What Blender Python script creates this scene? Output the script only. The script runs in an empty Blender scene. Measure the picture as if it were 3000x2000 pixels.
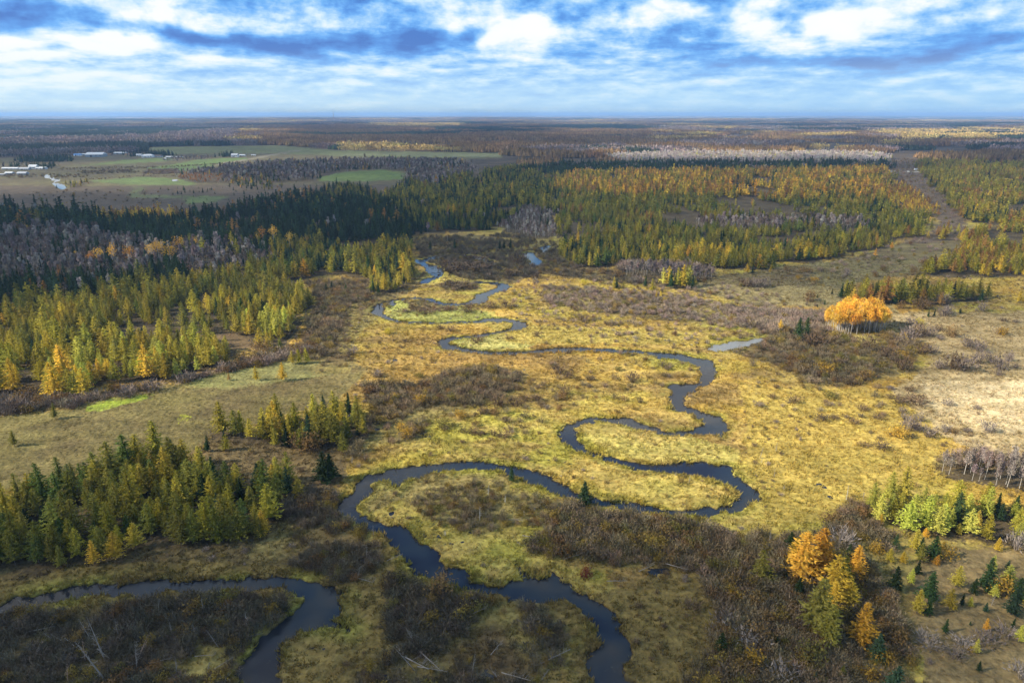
import bpy, math, random
import numpy as np
from mathutils import Vector

# ------------------------------------------------------------------ camera
SC = bpy.context.scene
H = 75.0                                   # the drone flies 75 m above the marsh
PITCH = math.radians(18.42)
cam_d = bpy.data.cameras.new("camera"); cam = bpy.data.objects.new("camera", cam_d)
SC.collection.objects.link(cam); SC.camera = cam
cam.location = (0, 0, H); cam.rotation_euler = (math.pi/2 - PITCH, 0, 0)
cam_d.lens = 24.0; cam_d.sensor_width = 36.0
cam_d.clip_start = 0.5; cam_d.clip_end = 120000.0

# ------------------------------------------------------------------ sun, exposure
SUN_EL = math.radians(34.0)
SUN_AZ = math.radians(-103.0)              # clockwise from +Y: from the left, a little behind
SUN_DIR = np.array([math.sin(SUN_AZ)*math.cos(SUN_EL), math.cos(SUN_AZ)*math.cos(SUN_EL), math.sin(SUN_EL)])
sun_d = bpy.data.lights.new("sun", 'SUN'); sun_d.energy = 5.0; sun_d.angle = math.radians(0.53)
sun_d.color = (1.0, 0.90, 0.72)
sun = bpy.data.objects.new("sun", sun_d); SC.collection.objects.link(sun)
sun.rotation_euler = Vector(-SUN_DIR).to_track_quat('-Z', 'Y').to_euler()
vs = SC.view_settings
vs.view_transform = 'Standard'; vs.look = 'None'; vs.exposure = 1.18; vs.gamma = 1.0
vs.use_curve_mapping = False
SC.cycles.use_denoising = True
SC.cycles.max_bounces = 6; SC.cycles.diffuse_bounces = 3; SC.cycles.glossy_bounces = 2
SC.cycles.transmission_bounces = 2; SC.cycles.transparent_max_bounces = 12; SC.cycles.volume_bounces = 0
SC.cycles.caustics_reflective = False; SC.cycles.caustics_refractive = False
SC.cycles.use_adaptive_sampling = True; SC.cycles.adaptive_threshold = 0.02

F = 1568.0; CX, CY = 1176.0, 784.0         # the photograph measured on a 2352 x 1568 sheet
cP, sP = math.cos(PITCH), math.sin(PITCH)
def at(u, v, z=0.0):
    dx = (u-CX)/F; dy = (CY-v)/F
    d = np.array([dx, cP+dy*sP, -sP+dy*cP])
    t = (z-H)/d[2]
    return d[0]*t, d[1]*t
def to_uv(x, y, z=0.0):
    dz = z-H
    dep = y*cP - dz*sP
    up = y*sP + dz*cP
    dep = np.where(dep < 1e-3, 1e-3, dep) if isinstance(dep, np.ndarray) else max(dep, 1e-3)
    return CX + F*x/dep, CY - F*up/dep
def dir_azel(u, v):
    dx = (u-CX)/F; dy = (CY-v)/F
    d = np.array([dx, cP+dy*sP, -sP+dy*cP]); d /= np.linalg.norm(d)
    return math.atan2(d[0], d[1]), math.asin(d[2])

# ------------------------------------------------------------------ node helpers
class NT:
    def __init__(s, tree): s.t = tree; s.n = tree.nodes; s.l = tree.links
    def node(s, kind, **kw):
        n = s.n.new(kind)
        for k, v in kw.items():
            setattr(n, k, v)
        return n
    def put(s, sock, v):
        if isinstance(v, bpy.types.NodeSocket): s.l.new(v, sock)
        else:
            sock.default_value = v
    def math(s, op, a, b=None, c=None, clamp=False):
        n = s.n.new('ShaderNodeMath'); n.operation = op; n.use_clamp = clamp
        s.put(n.inputs[0], a)
        if b is not None: s.put(n.inputs[1], b)
        if c is not None: s.put(n.inputs[2], c)
        return n.outputs[0]
    def vmath(s, op, a, b=None, out=0):
        n = s.n.new('ShaderNodeVectorMath'); n.operation = op
        s.put(n.inputs[0], a)
        if b is not None: s.put(n.inputs[1], b)
        return n.outputs[out]
    def noise(s, vec, scale, detail=3.0, rough=0.55, dist=0.0):
        n = s.n.new('ShaderNodeTexNoise'); n.inputs['Scale'].default_value = scale
        n.inputs['Detail'].default_value = detail; n.inputs['Roughness'].default_value = rough
        n.inputs['Distortion'].default_value = dist
        if vec is not None: s.l.new(vec, n.inputs['Vector'])
        return n.outputs[0]
    def ramp(s, fac, stops, interp='LINEAR'):
        n = s.n.new('ShaderNodeValToRGB'); n.color_ramp.interpolation = interp
        el = n.color_ramp.elements
        while len(el) < len(stops): el.new(0.5)
        for e, (p, c) in zip(el, stops):
            e.position = p; e.color = (c, c, c, 1) if not isinstance(c, tuple) else (*c[:3], 1)
        s.l.new(fac, n.inputs[0]); return n.outputs[0]
    def mix(s, fac, a, b, mode='MIX'):
        n = s.n.new('ShaderNodeMix'); n.data_type = 'RGBA'; n.blend_type = mode
        s.put(n.inputs[0], fac); s.put(n.inputs[6], a); s.put(n.inputs[7], b)
        return n.outputs[2]
    def range(s, v, a, b, c, d, smooth=True):
        n = s.n.new('ShaderNodeMapRange')
        if smooth: n.interpolation_type = 'SMOOTHSTEP'
        s.put(n.inputs[0], v)
        for i, q in enumerate((a, b, c, d)): n.inputs[i+1].default_value = q
        return n.outputs[0]

# ------------------------------------------------------------------ sky
world = bpy.data.worlds.new("World"); SC.world = world; world.use_nodes = True
w = NT(world.node_tree); w.n.clear()
sky = w.node('ShaderNodeTexSky', sky_type='NISHITA'); sky.sun_disc = False
sky.sun_elevation = SUN_EL; sky.sun_rotation = SUN_AZ
sky.altitude = 300.0; sky.air_density = 1.0; sky.dust_density = 0.6; sky.ozone_density = 2.0
tc = w.node('ShaderNodeTexCoord'); D = tc.outputs['Generated']
sep = w.node('ShaderNodeSeparateXYZ'); w.l.new(D, sep.inputs[0])
dx_, dy_, dz_ = sep.outputs
zc = w.math('MAXIMUM', dz_, 0.0)
inv = w.math('DIVIDE', 1.0, w.math('ADD', zc, 0.035))
comb = w.node('ShaderNodeCombineXYZ')
w.put(comb.inputs[0], w.math('MULTIPLY', dx_, inv)); w.put(comb.inputs[1], w.math('MULTIPLY', dy_, inv)); comb.inputs[2].default_value = 3.7
P = comb.outputs[0]                         # the point where the view ray meets the cloud layer
n_big = w.noise(P, 0.50, 3.0, 0.52, 0.35)
n_mid = w.noise(P, 1.55, 5.0, 0.60, 0.25)
n_det = w.noise(D, 14.0, 5.0, 0.62, 0.4)
az = w.math('ARCTAN2', dx_, dy_); el = w.math('ARCSINE', dz_)
# warp the cloud positions so no cloud has a clean outline
warp = w.noise(D, 5.0, 4.0, 0.55)
warp2 = w.noise(w.vmath('ADD', D, (7.1, 3.3, 1.9)), 6.0, 4.0, 0.55)
azw = w.math('ADD', az, w.math('MULTIPLY', w.math('SUBTRACT', warp, 0.5), 0.30))
elw = w.math('ADD', el, w.math('MULTIPLY', w.math('SUBTRACT', warp2, 0.5), 0.075))
def blob(u, v, ru, rv, amp, tilt=0.0):
    a0, e0 = dir_azel(u, v); ra = ru/F; re = rv/F
    da = w.math('SUBTRACT', azw, a0)
    de = w.math('SUBTRACT', elw, e0)
    if tilt: de = w.math('SUBTRACT', de, w.math('MULTIPLY', da, tilt))
    q = w.math('ADD', w.math('POWER', w.math('ABSOLUTE', w.math('DIVIDE', da, ra)), 2.0),
               w.math('POWER', w.math('ABSOLUTE', w.math('DIVIDE', de, re)), 2.0))
    return w.math('MULTIPLY', w.math('EXPONENT', w.math('MULTIPLY', q, -1.0)), amp)
BLOBS = [(60,42,150,20,-.30), (640,98,300,17,-.26,-.10), (930,88,170,22,-.30), (960,20,210,28,-.22), (480,70,170,9,-.12),
         (1172,60,34,40,-.15), (1680,148,110,13,-.26), (2010,118,130,12,-.22), (1500,95,120,30,-.12), (2260,60,180,16,-.12),
         (110,130,90,8,-.14), (300,28,210,26,.26), (225,75,62,20,.34), (80,118,140,22,.20), (430,120,140,16,.14),
         (1050,38,95,34,.26), (1225,66,44,30,.34), (1560,20,60,18,.26), (1745,48,60,22,.32), (1965,50,46,24,.30),
         (1400,95,130,18,.18), (1830,105,90,20,.15), (2150,45,80,16,.06),(2250,110,160,26,-.14),(1420,40,60,24,-.12),(1850,75,40,16,-.10), (700,20,140,18,.08), (1310,20,60,40,-.05),
         (-500,150,420,90,.14), (2900,120,420,80,-.05), (20,190,400,18,.12), (800,175,200,12,.10)]
bias = None
for b in BLOBS:
    o = blob(*b); bias = o if bias is None else w.math('ADD', bias, o)
puff = w.noise(w.vmath('MULTIPLY', D, (1.0, 1.0, 1.6)), 7.0, 9.0, 0.58, 0.15)
bank = w.noise(w.vmath('ADD', w.vmath('MULTIPLY', D, (1.0, 1.0, 3.8)), (3.1, 0.4, 8.8)), 5.5, 6.0, 0.58, 0.25)
small = w.noise(w.vmath('ADD', w.vmath('MULTIPLY', D, (1.0, 1.0, 4.6)), (1.3, 5.4, 2.2)), 17.0, 6.0, 0.62, 0.2)
hi = w.range(el, 0.03, 0.12, 0.0, 1.0); lo = w.math('SUBTRACT', 1.0, hi)
def term(n, k): return w.math('MULTIPLY', w.math('SUBTRACT', n, 0.5), k)
val = w.math('ADD', term(n_big, 0.35), term(bank, 0.60))
val = w.math('ADD', val, w.math('MULTIPLY', term(puff, 0.85), hi))
val = w.math('ADD', val, w.math('MULTIPLY', term(small, 0.65), w.math('ADD', w.math('MULTIPLY', lo, 0.75), 0.25)))
# relief: tops that face the light are white, undersides fall to blue
def relief(off_, mul, sc, det, k, gate):
    v0 = w.vmath('MULTIPLY', D, mul); v0 = w.vmath('ADD', v0, off_)
    v1 = w.vmath('ADD', v0, (-0.012*10/sc, 0.0, 0.030*10/sc*mul[2]/2.0))
    d_ = w.math('SUBTRACT', w.noise(v0, sc, det, 0.60, 0.1), w.noise(v1, sc, det, 0.60, 0.1))
    return w.math('MULTIPLY', w.math('MULTIPLY', d_, k), gate)
val = w.math('ADD', val, relief((0.0, 0.0, 0.0), (1.0, 1.0, 1.7), 9.0, 8.0, 1.35, hi))
val = w.math('ADD', val, relief((4.2, 1.0, 3.0), (1.0, 1.0, 4.2), 20.0, 7.0, 0.75, w.math('ADD', w.math('MULTIPLY', lo, 0.7), 0.3)))
val = w.math('ADD', val, w.math('MULTIPLY', bias, 1.35))
val = w.math('ADD', val, 0.575)
# towards the horizon the far cloud layer packs together and pales
flat = w.range(el, 0.0, 0.09, 0.55, 1.0)
val = w.math('ADD', w.math('MULTIPLY', w.math('SUBTRACT', val, 0.56), flat), 0.56)
S = 8.8
def c10(r, g, b): return (r, g, b)
cl = w.ramp(val, [(0.20, (0.022,0.150,0.600)), (0.33, (0.060,0.27,0.80)), (0.46, (0.19,0.48,0.95)), (0.57, (0.38,0.65,0.97)), (0.67, (0.66,0.85,1.0)), (0.80, (0.97,1.0,1.0)), (1.0, (1.0,1.0,1.0))])
# pale air near the horizon, a little brighter on the sun's side
hz = w.range(el, 0.0, 0.085, 1.0, 0.0)
sidef = w.range(az, -0.7, 0.7, 0.0, 1.0)
pale = w.mix(sidef, (0.74,0.93,1.0,1), (0.50,0.77,1.0,1))
cl = w.mix(w.math('MULTIPLY', hz, 0.72), cl, pale)
clS = w.mix(1.0, cl, (S, S, S, 1), 'MULTIPLY')
clS.node.clamp_result = False
cov = w.range(val, 0.30, 0.46, 0.80, 0.97)
cov = w.math('MULTIPLY', cov, w.range(dz_, 0.5, 1.0, 1.0, 0.75))
fin = w.mix(cov, sky.outputs[0], clS)
bg = w.node('ShaderNodeBackground'); w.l.new(fin, bg.inputs[0]); bg.inputs[1].default_value = 0.052
wo = w.node('ShaderNodeOutputWorld'); w.l.new(bg.outputs[0], wo.inputs[0])
world.cycles.sampling_method = 'MANUAL'; world.cycles.sample_map_resolution = 512

# ------------------------------------------------------------------ numpy helpers
rng = np.random.default_rng(20231015)
def _hash(ix, iy, seed):
    h = (ix.astype(np.int64)*374761393 + iy.astype(np.int64)*668265263 + seed*974634777) & 0xFFFFFFFF
    h = ((h ^ (h >> 13))*1274126177) & 0xFFFFFFFF
    h = (h ^ (h >> 16)) & 0xFFFFFFFF
    return h/4294967295.0
def vnoise(x, y, seed=0):
    xi = np.floor(x); yi = np.floor(y); fx = x-xi; fy = y-yi
    fx = fx*fx*(3-2*fx); fy = fy*fy*(3-2*fy)
    a = _hash(xi, yi, seed); b = _hash(xi+1, yi, seed); c = _hash(xi, yi+1, seed); d = _hash(xi+1, yi+1, seed)
    return (a*(1-fx)+b*fx)*(1-fy) + (c*(1-fx)+d*fx)*fy
def fbm(x, y, scale, seed=0, oct=4):
    s = 0.0; amp = 1.0; tot = 0.0; f = 1.0/scale
    for i in range(oct):
        s = s + amp*vnoise(x*f+17.3*i, y*f-9.1*i, seed+i*31); tot += amp; amp *= 0.55; f *= 2.03
    return s/tot
def pip(px, py, poly):
    P_ = np.asarray(poly, float)
    res = np.zeros(px.shape, bool)
    x0, y0 = P_.min(0); x1, y1 = P_.max(0)
    m = (px >= x0) & (px <= x1) & (py >= y0) & (py <= y1)
    if not m.any(): return res
    idx = np.nonzero(m)[0]; qx = px[idx]; qy = py[idx]; ins = np.zeros(len(idx), bool)
    n = len(P_)
    for i in range(n):
        ax, ay = P_[i]; bx, by = P_[(i+1) % n]
        if ay == by: continue
        c = ((ay > qy) != (by > qy)) & (qx < (bx-ax)*(qy-ay)/(by-ay)+ax)
        ins ^= c
    res[idx] = ins
    return res
def seg_dist(px, py, poly):
    P_ = np.asarray(poly, float); best = np.full(px.shape, 1e9)
    n = len(P_)
    for i in range(n):
        ax, ay = P_[i]; bx, by = P_[(i+1) % n]
        ex, ey = bx-ax, by-ay; L = ex*ex+ey*ey
        if L < 1e-9: continue
        t = np.clip(((px-ax)*ex+(py-ay)*ey)/L, 0, 1)
        d = (px-ax-t*ex)**2+(py-ay-t*ey)**2
        np.minimum(best, d, out=best)
    return np.sqrt(best)
def smoothpoly(poly, k=3):
    P_ = np.asarray(poly, float); n = len(P_); out = []
    for i in range(n):
        p0, p1, p2, p3 = P_[i-1], P_[i], P_[(i+1) % n], P_[(i+2) % n]
        for j in range(k):
            t = j/k
            out.append(0.5*((2*p1)+(-p0+p2)*t+(2*p0-5*p1+4*p2-p3)*t*t+(-p0+3*p1-3*p2+p3)*t**3))
    return np.array(out)

def new_mesh(name, V, T, cols=None, mats=(), matidx=None, smooth=False):
    """V (n,3), T (m,3) or (m,4), cols {attribute: (n,3)}"""
    me = bpy.data.meshes.new(name)
    V = np.asarray(V, np.float32); T = np.asarray(T, np.int32); k = T.shape[1]
    me.vertices.add(len(V)); me.vertices.foreach_set('co', V.ravel())
    me.loops.add(T.size); me.loops.foreach_set('vertex_index', T.ravel())
    me.polygons.add(len(T)); me.polygons.foreach_set('loop_start', np.arange(0, T.size, k, dtype=np.int32))
    try: me.polygons.foreach_set('loop_total', np.full(len(T), k, np.int32))
    except Exception: pass
    for nm, c in (cols or {}).items():
        a = me.attributes.new(nm, 'FLOAT_COLOR', 'POINT')
        c = np.asarray(c, np.float32)
        if c.ndim == 1: c = np.repeat(c[:, None], 3, 1)
        cc = np.ones((len(V), 4), np.float32); cc[:, :3] = c
        a.data.foreach_set('color', cc.ravel())
    for m in mats: me.materials.append(m)
    if matidx is not None: me.polygons.foreach_set('material_index', np.asarray(matidx, np.int32))
    me.update(calc_edges=True)
    if smooth: me.polygons.foreach_set('use_smooth', np.ones(len(T), bool))
    return me
def link(name, me, parent=None, kind=None, label=None, cat=None, group=None, loc=None):
    o = bpy.data.objects.new(name, me); SC.collection.objects.link(o)
    if parent is not None: o.parent = parent
    if kind: o['kind'] = kind
    if label: o['label'] = label
    if cat: o['category'] = cat
    if group: o['group'] = group
    if loc is not None: o.location = loc
    return o
# ------------------------------------------------------------------ where things lie, traced on the 2352 x 1568 sheet
def c1(p): return [(x/2.857, 1019+y/2.857) for x, y in p]
def c2(p): return [(784+x/2.857, 1019+y/2.857) for x, y in p]
def c3(p): return [(1568+x/2.857, 1019+y/2.857) for x, y in p]
def c5(p): return [(784+x/2.857, 548.8+y/2.857) for x, y in p]
def c6(p): return [(1568+x/2.857, 548.8+y/2.857) for x, y in p]
bankA = (c2([(1640,1800),(1635,1568),(1640,1500),(1612,1440),(1580,1395),(1610,1365),(1660,1350),(1700,1310),(1690,1240),(1650,1180),(1600,1120),(1560,1080),(1480,1050),(1390,1035),(1270,1015),(1180,1010),(1060,1000),(980,985),(900,965),(830,950),(700,930),(600,885),(540,850),(470,780),(440,740),(400,700),(340,640),(290,590),(230,575),(130,545),(60,490),(0,470)])
 + c2([(-25,440),(-10,390),(10,355),(60,325),(85,300),(90,260),(120,225),(170,200),(260,180),(370,155),(500,135),(640,120),(750,110),(900,108),(960,125),(1060,135),(1120,145),(1210,165),(1300,195),(1360,218),(1370,240),(1440,265),(1520,300),(1560,322),(1640,345),(1720,352),(1800,380),(1900,385),(2000,395),(2100,420),(2240,432)])
 + c3([(100,425),(230,405),(330,370),(370,352),(360,310),(320,275),(220,240),(110,210),(0,192)])
 + c2([(2100,178),(1950,160),(1850,135),(1740,100),(1640,60),(1540,40),(1490,20)])
 + c5([(1465,1340),(1450,1290),(1452,1250),(1480,1220),(1550,1190),(1640,1172),(1740,1165),(1830,1170),(1920,1180),(1980,1215),(2060,1235),(2130,1252),(2190,1262),(2240,1262)])
 + c6([(30,1254),(70,1248),(125,1215),(130,1195),(100,1165),(40,1130),(0,1125)])
 + c5([(2190,1115),(2160,1080),(2150,1030),(2165,1000),(2145,965),(2180,955),(2230,951)])
 + c6([(40,950),(80,945),(105,935),(100,915),(118,890),(110,850),(80,825),(40,812)])
 + c5([(2240,803),(2180,795),(2080,775),(2030,762),(1960,752),(1870,745),(1720,735),(1600,735),(1480,735),(1410,738),(1340,745),(1200,750),(1050,752),(950,748),(820,738),(740,725),(650,715),(638,685),(650,655),(700,642),(800,636),(900,628),(1000,608),(1060,600),(1110,590),(1130,575),(1120,550),(1060,540),(950,540),(860,546),(740,551),(620,553),(520,550),(400,545),(330,535),(260,515),(208,490),(203,462),(240,432),(280,412),(340,398),(430,384),(530,386),(600,394),(650,414),(720,421),(800,421),(860,398),(900,360),(960,345),(1010,330),(1035,315),(1020,300),(960,287),(885,282)]))
bankB = (c2([(1900,1800),(1885,1568),(1870,1500),(1865,1400),(1880,1330),(1840,1240),(1830,1180),(1790,1120),(1740,1090),(1700,1050),(1640,1020),(1600,985),(1550,980),(1520,940),(1490,890),(1440,880),(1385,868),(1370,840),(1325,838),(1345,865),(1330,885),(1290,872),(1240,848),(1190,835),(1150,790),(1120,785),(1160,830),(1190,860),(1210,880),(1160,900),(1100,920),(1010,925),(900,890),(830,860),(830,838),(740,820),(650,775),(640,740),(590,690),(520,640),(490,590),(440,560),(390,535),(300,530),(230,510),(160,480),(110,460),(105,400),(130,350),(200,310),(230,290),(205,268),(230,240),(300,245),(370,283),(400,265),(450,230),(530,215),(520,195),(600,185),(720,175),(870,160),(960,165),(1080,190),(1150,215),(1240,250),(1330,290),(1420,330),(1520,360),(1600,370),(1680,390),(1760,400),(1790,415),(1900,440),(2050,455),(2240,470)])
 + c3([(90,478),(220,460),(370,430),(450,385),(495,340),(490,310),(440,270),(400,220),(340,185),(350,150),(310,135),(230,125),(120,118),(0,120)])
 + c2([(2120,135),(2040,130),(1930,110),(1830,95),(1720,70),(1640,40),(1590,25)])
 + c5([(1580,1344),(1560,1310),(1540,1260),(1560,1230),(1640,1200),(1700,1190),(1800,1205),(1900,1235),(1990,1250),(2100,1275),(2240,1286)])
 + c6([(140,1284),(250,1285),(300,1250),(315,1215),(270,1190),(260,1160),(220,1155),(120,1135),(50,1100),(5,1080),(5,1040),(60,995),(130,960),(210,900),(217,840),(190,805),(120,780),(50,766)])
 + c5([(2240,757),(2160,748),(2080,745),(1960,735),(1870,727),(1700,712),(1500,710),(1440,715),(1340,720),(1240,732),(1140,737),(1050,737),(940,733),(850,720),(770,703),(718,685),(722,670),(770,656),(830,645),(920,642),(1000,628),(1080,608),(1150,600),(1200,578),(1205,545),(1160,535),(1080,520),(1000,515),(930,522),(870,535),(740,542),(620,543),(520,540),(400,537),(340,525),(290,505),(272,480),(285,462),(268,446),(275,434),(340,430),(345,408),(430,392),(530,396),(600,410),(650,426),(720,431),(800,432),(880,422),(960,405),(950,380),(1000,350),(1060,340),(1105,312),(1080,295),(1030,285),(950,278),(890,275)]))
river_main = bankA + bankB[::-1]
river_low = (c1([(-900,1210),(0,1040),(60,1020),(250,978),(440,935),(620,920),(790,905),(920,895),(1040,880),(1110,882),(1240,905),(1290,885),(1440,895),(1560,890),(1640,870),(1740,880),(1850,855),(1880,865),(1970,865),(2080,905),(2130,920),(2215,950),(2235,985),(2200,1030),(2195,1100),(2180,1150),(2235,1165),(2300,1205),(2240,1222),(2150,1200),(2080,1212),(1990,1240),(1930,1235),(1900,1280),(1830,1320),(1820,1400),(1850,1450),(1830,1500),(1860,1568),(1860,1800)])
 + c1([(1590,1800),(1605,1568),(1600,1480),(1640,1390),(1690,1290),(1710,1230),(1790,1220),(1880,1160),(1970,1100),(2020,1020),(1940,985),(1880,945),(1780,930),(1700,940),(1600,960),(1440,955),(1200,960),(1060,965),(990,1015),(900,1035),(840,1048),(900,1005),(905,985),(870,965),(700,990),(620,1000),(450,1030),(280,1050),(150,1080),(0,1110),(-900,1300)]))
pool2 = c5([(515,286),(560,258),(625,242),(580,225),(565,200),(530,165),(488,148),(500,133),(535,138),(560,165),(620,178),(657,205),(657,238),(610,258),(570,286)])
thread = c5([(520,140),(600,118),(720,104),(850,106),(930,122),(960,138),(1000,150),(998,164),(950,150),(900,132),(840,116),(720,112),(600,128),(530,152)])
pool3 = c5([(1205,98),(1225,88),(1258,90),(1265,115),(1322,148),(1290,166),(1250,169),(1248,140)])
pool4 = c5([(1318,62),(1325,52),(1350,47),(1362,72),(1330,84)])
pond = c6([(175,716),(260,685),(340,668),(430,664),(560,641),(530,665),(470,688),(400,705),(280,730),(200,730)])
creek = [(120,402),(125,399),(131,404),(133,408),(150,409),(152,413),(146,417),(143,420),(168,425),(166,434),(150,429),(141,424),(140,418),(146,414),(136,412),(130,408),(122,408)]
creek = [(u-17+0, v+1) for u, v in creek]
fieldpool = [(396,412.5),(406,412),(408,415),(398,415.5)]
WATER = [river_main, river_low, pool2, thread, pool3, pool4, pond, creek, fieldpool]
WATER_W = []
for i, p in enumerate(WATER):
    q = np.array([at(*a) for a in p])
    WATER_W.append(smoothpoly(q, 2))

# tree zones: (name, base outline, spacing m, kind mix, larch tints, height m, phrase)
L_, S_, A_, Y_ = 'larch', 'spruce', 'aspen', 'golden'
NONE = None
TINT = {'dark green': (.030,.052,.018), 'green': (.064,.085,.021), 'olive green': (.118,.112,.023), 'yellow-green': (.205,.170,.026),
        'golden': (.335,.235,.030), 'orange': (.350,.190,.028), 'rusty brown': (.185,.105,.032), 'lime': (.25,.245,.045)}
T_fore = [('green',.18),('olive green',.30),('yellow-green',.28),('golden',.16),('orange',.08)]
T_big = [('green',.12),('olive green',.34),('yellow-green',.36),('golden',.13),('orange',.05)]
T_edge = [('olive green',.25),('yellow-green',.42),('golden',.25),('orange',.08)]
T_right = [('green',.22),('olive green',.46),('yellow-green',.18),('rusty brown',.10),('golden',.04)]
T_rust = [('rusty brown',.40),('orange',.04),('golden',.14),('olive green',.42)]
T_r7 = [('olive green',.40),('yellow-green',.30),('rusty brown',.20),('golden',.10)]
T_lime = [('yellow-green',.35),('lime',.38),('golden',.15),('olive green',.12)]
left_big = [(-650,720),(130,700),(250,675),(350,655),(480,640),(620,610),(740,590),(860,580),(930,560),(955,600),(945,640),(905,668),(862,672),(858,645),(840,632),(780,628),(710,640),(660,655),(693,677),(717,707),(687,730),(660,754),(673,774),(667,800),(633,804),(573,798),(545,806),(527,834),(433,860),(367,874),(253,877),(213,892),(185,914),(117,914),(67,904),(-650,912)]
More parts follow.
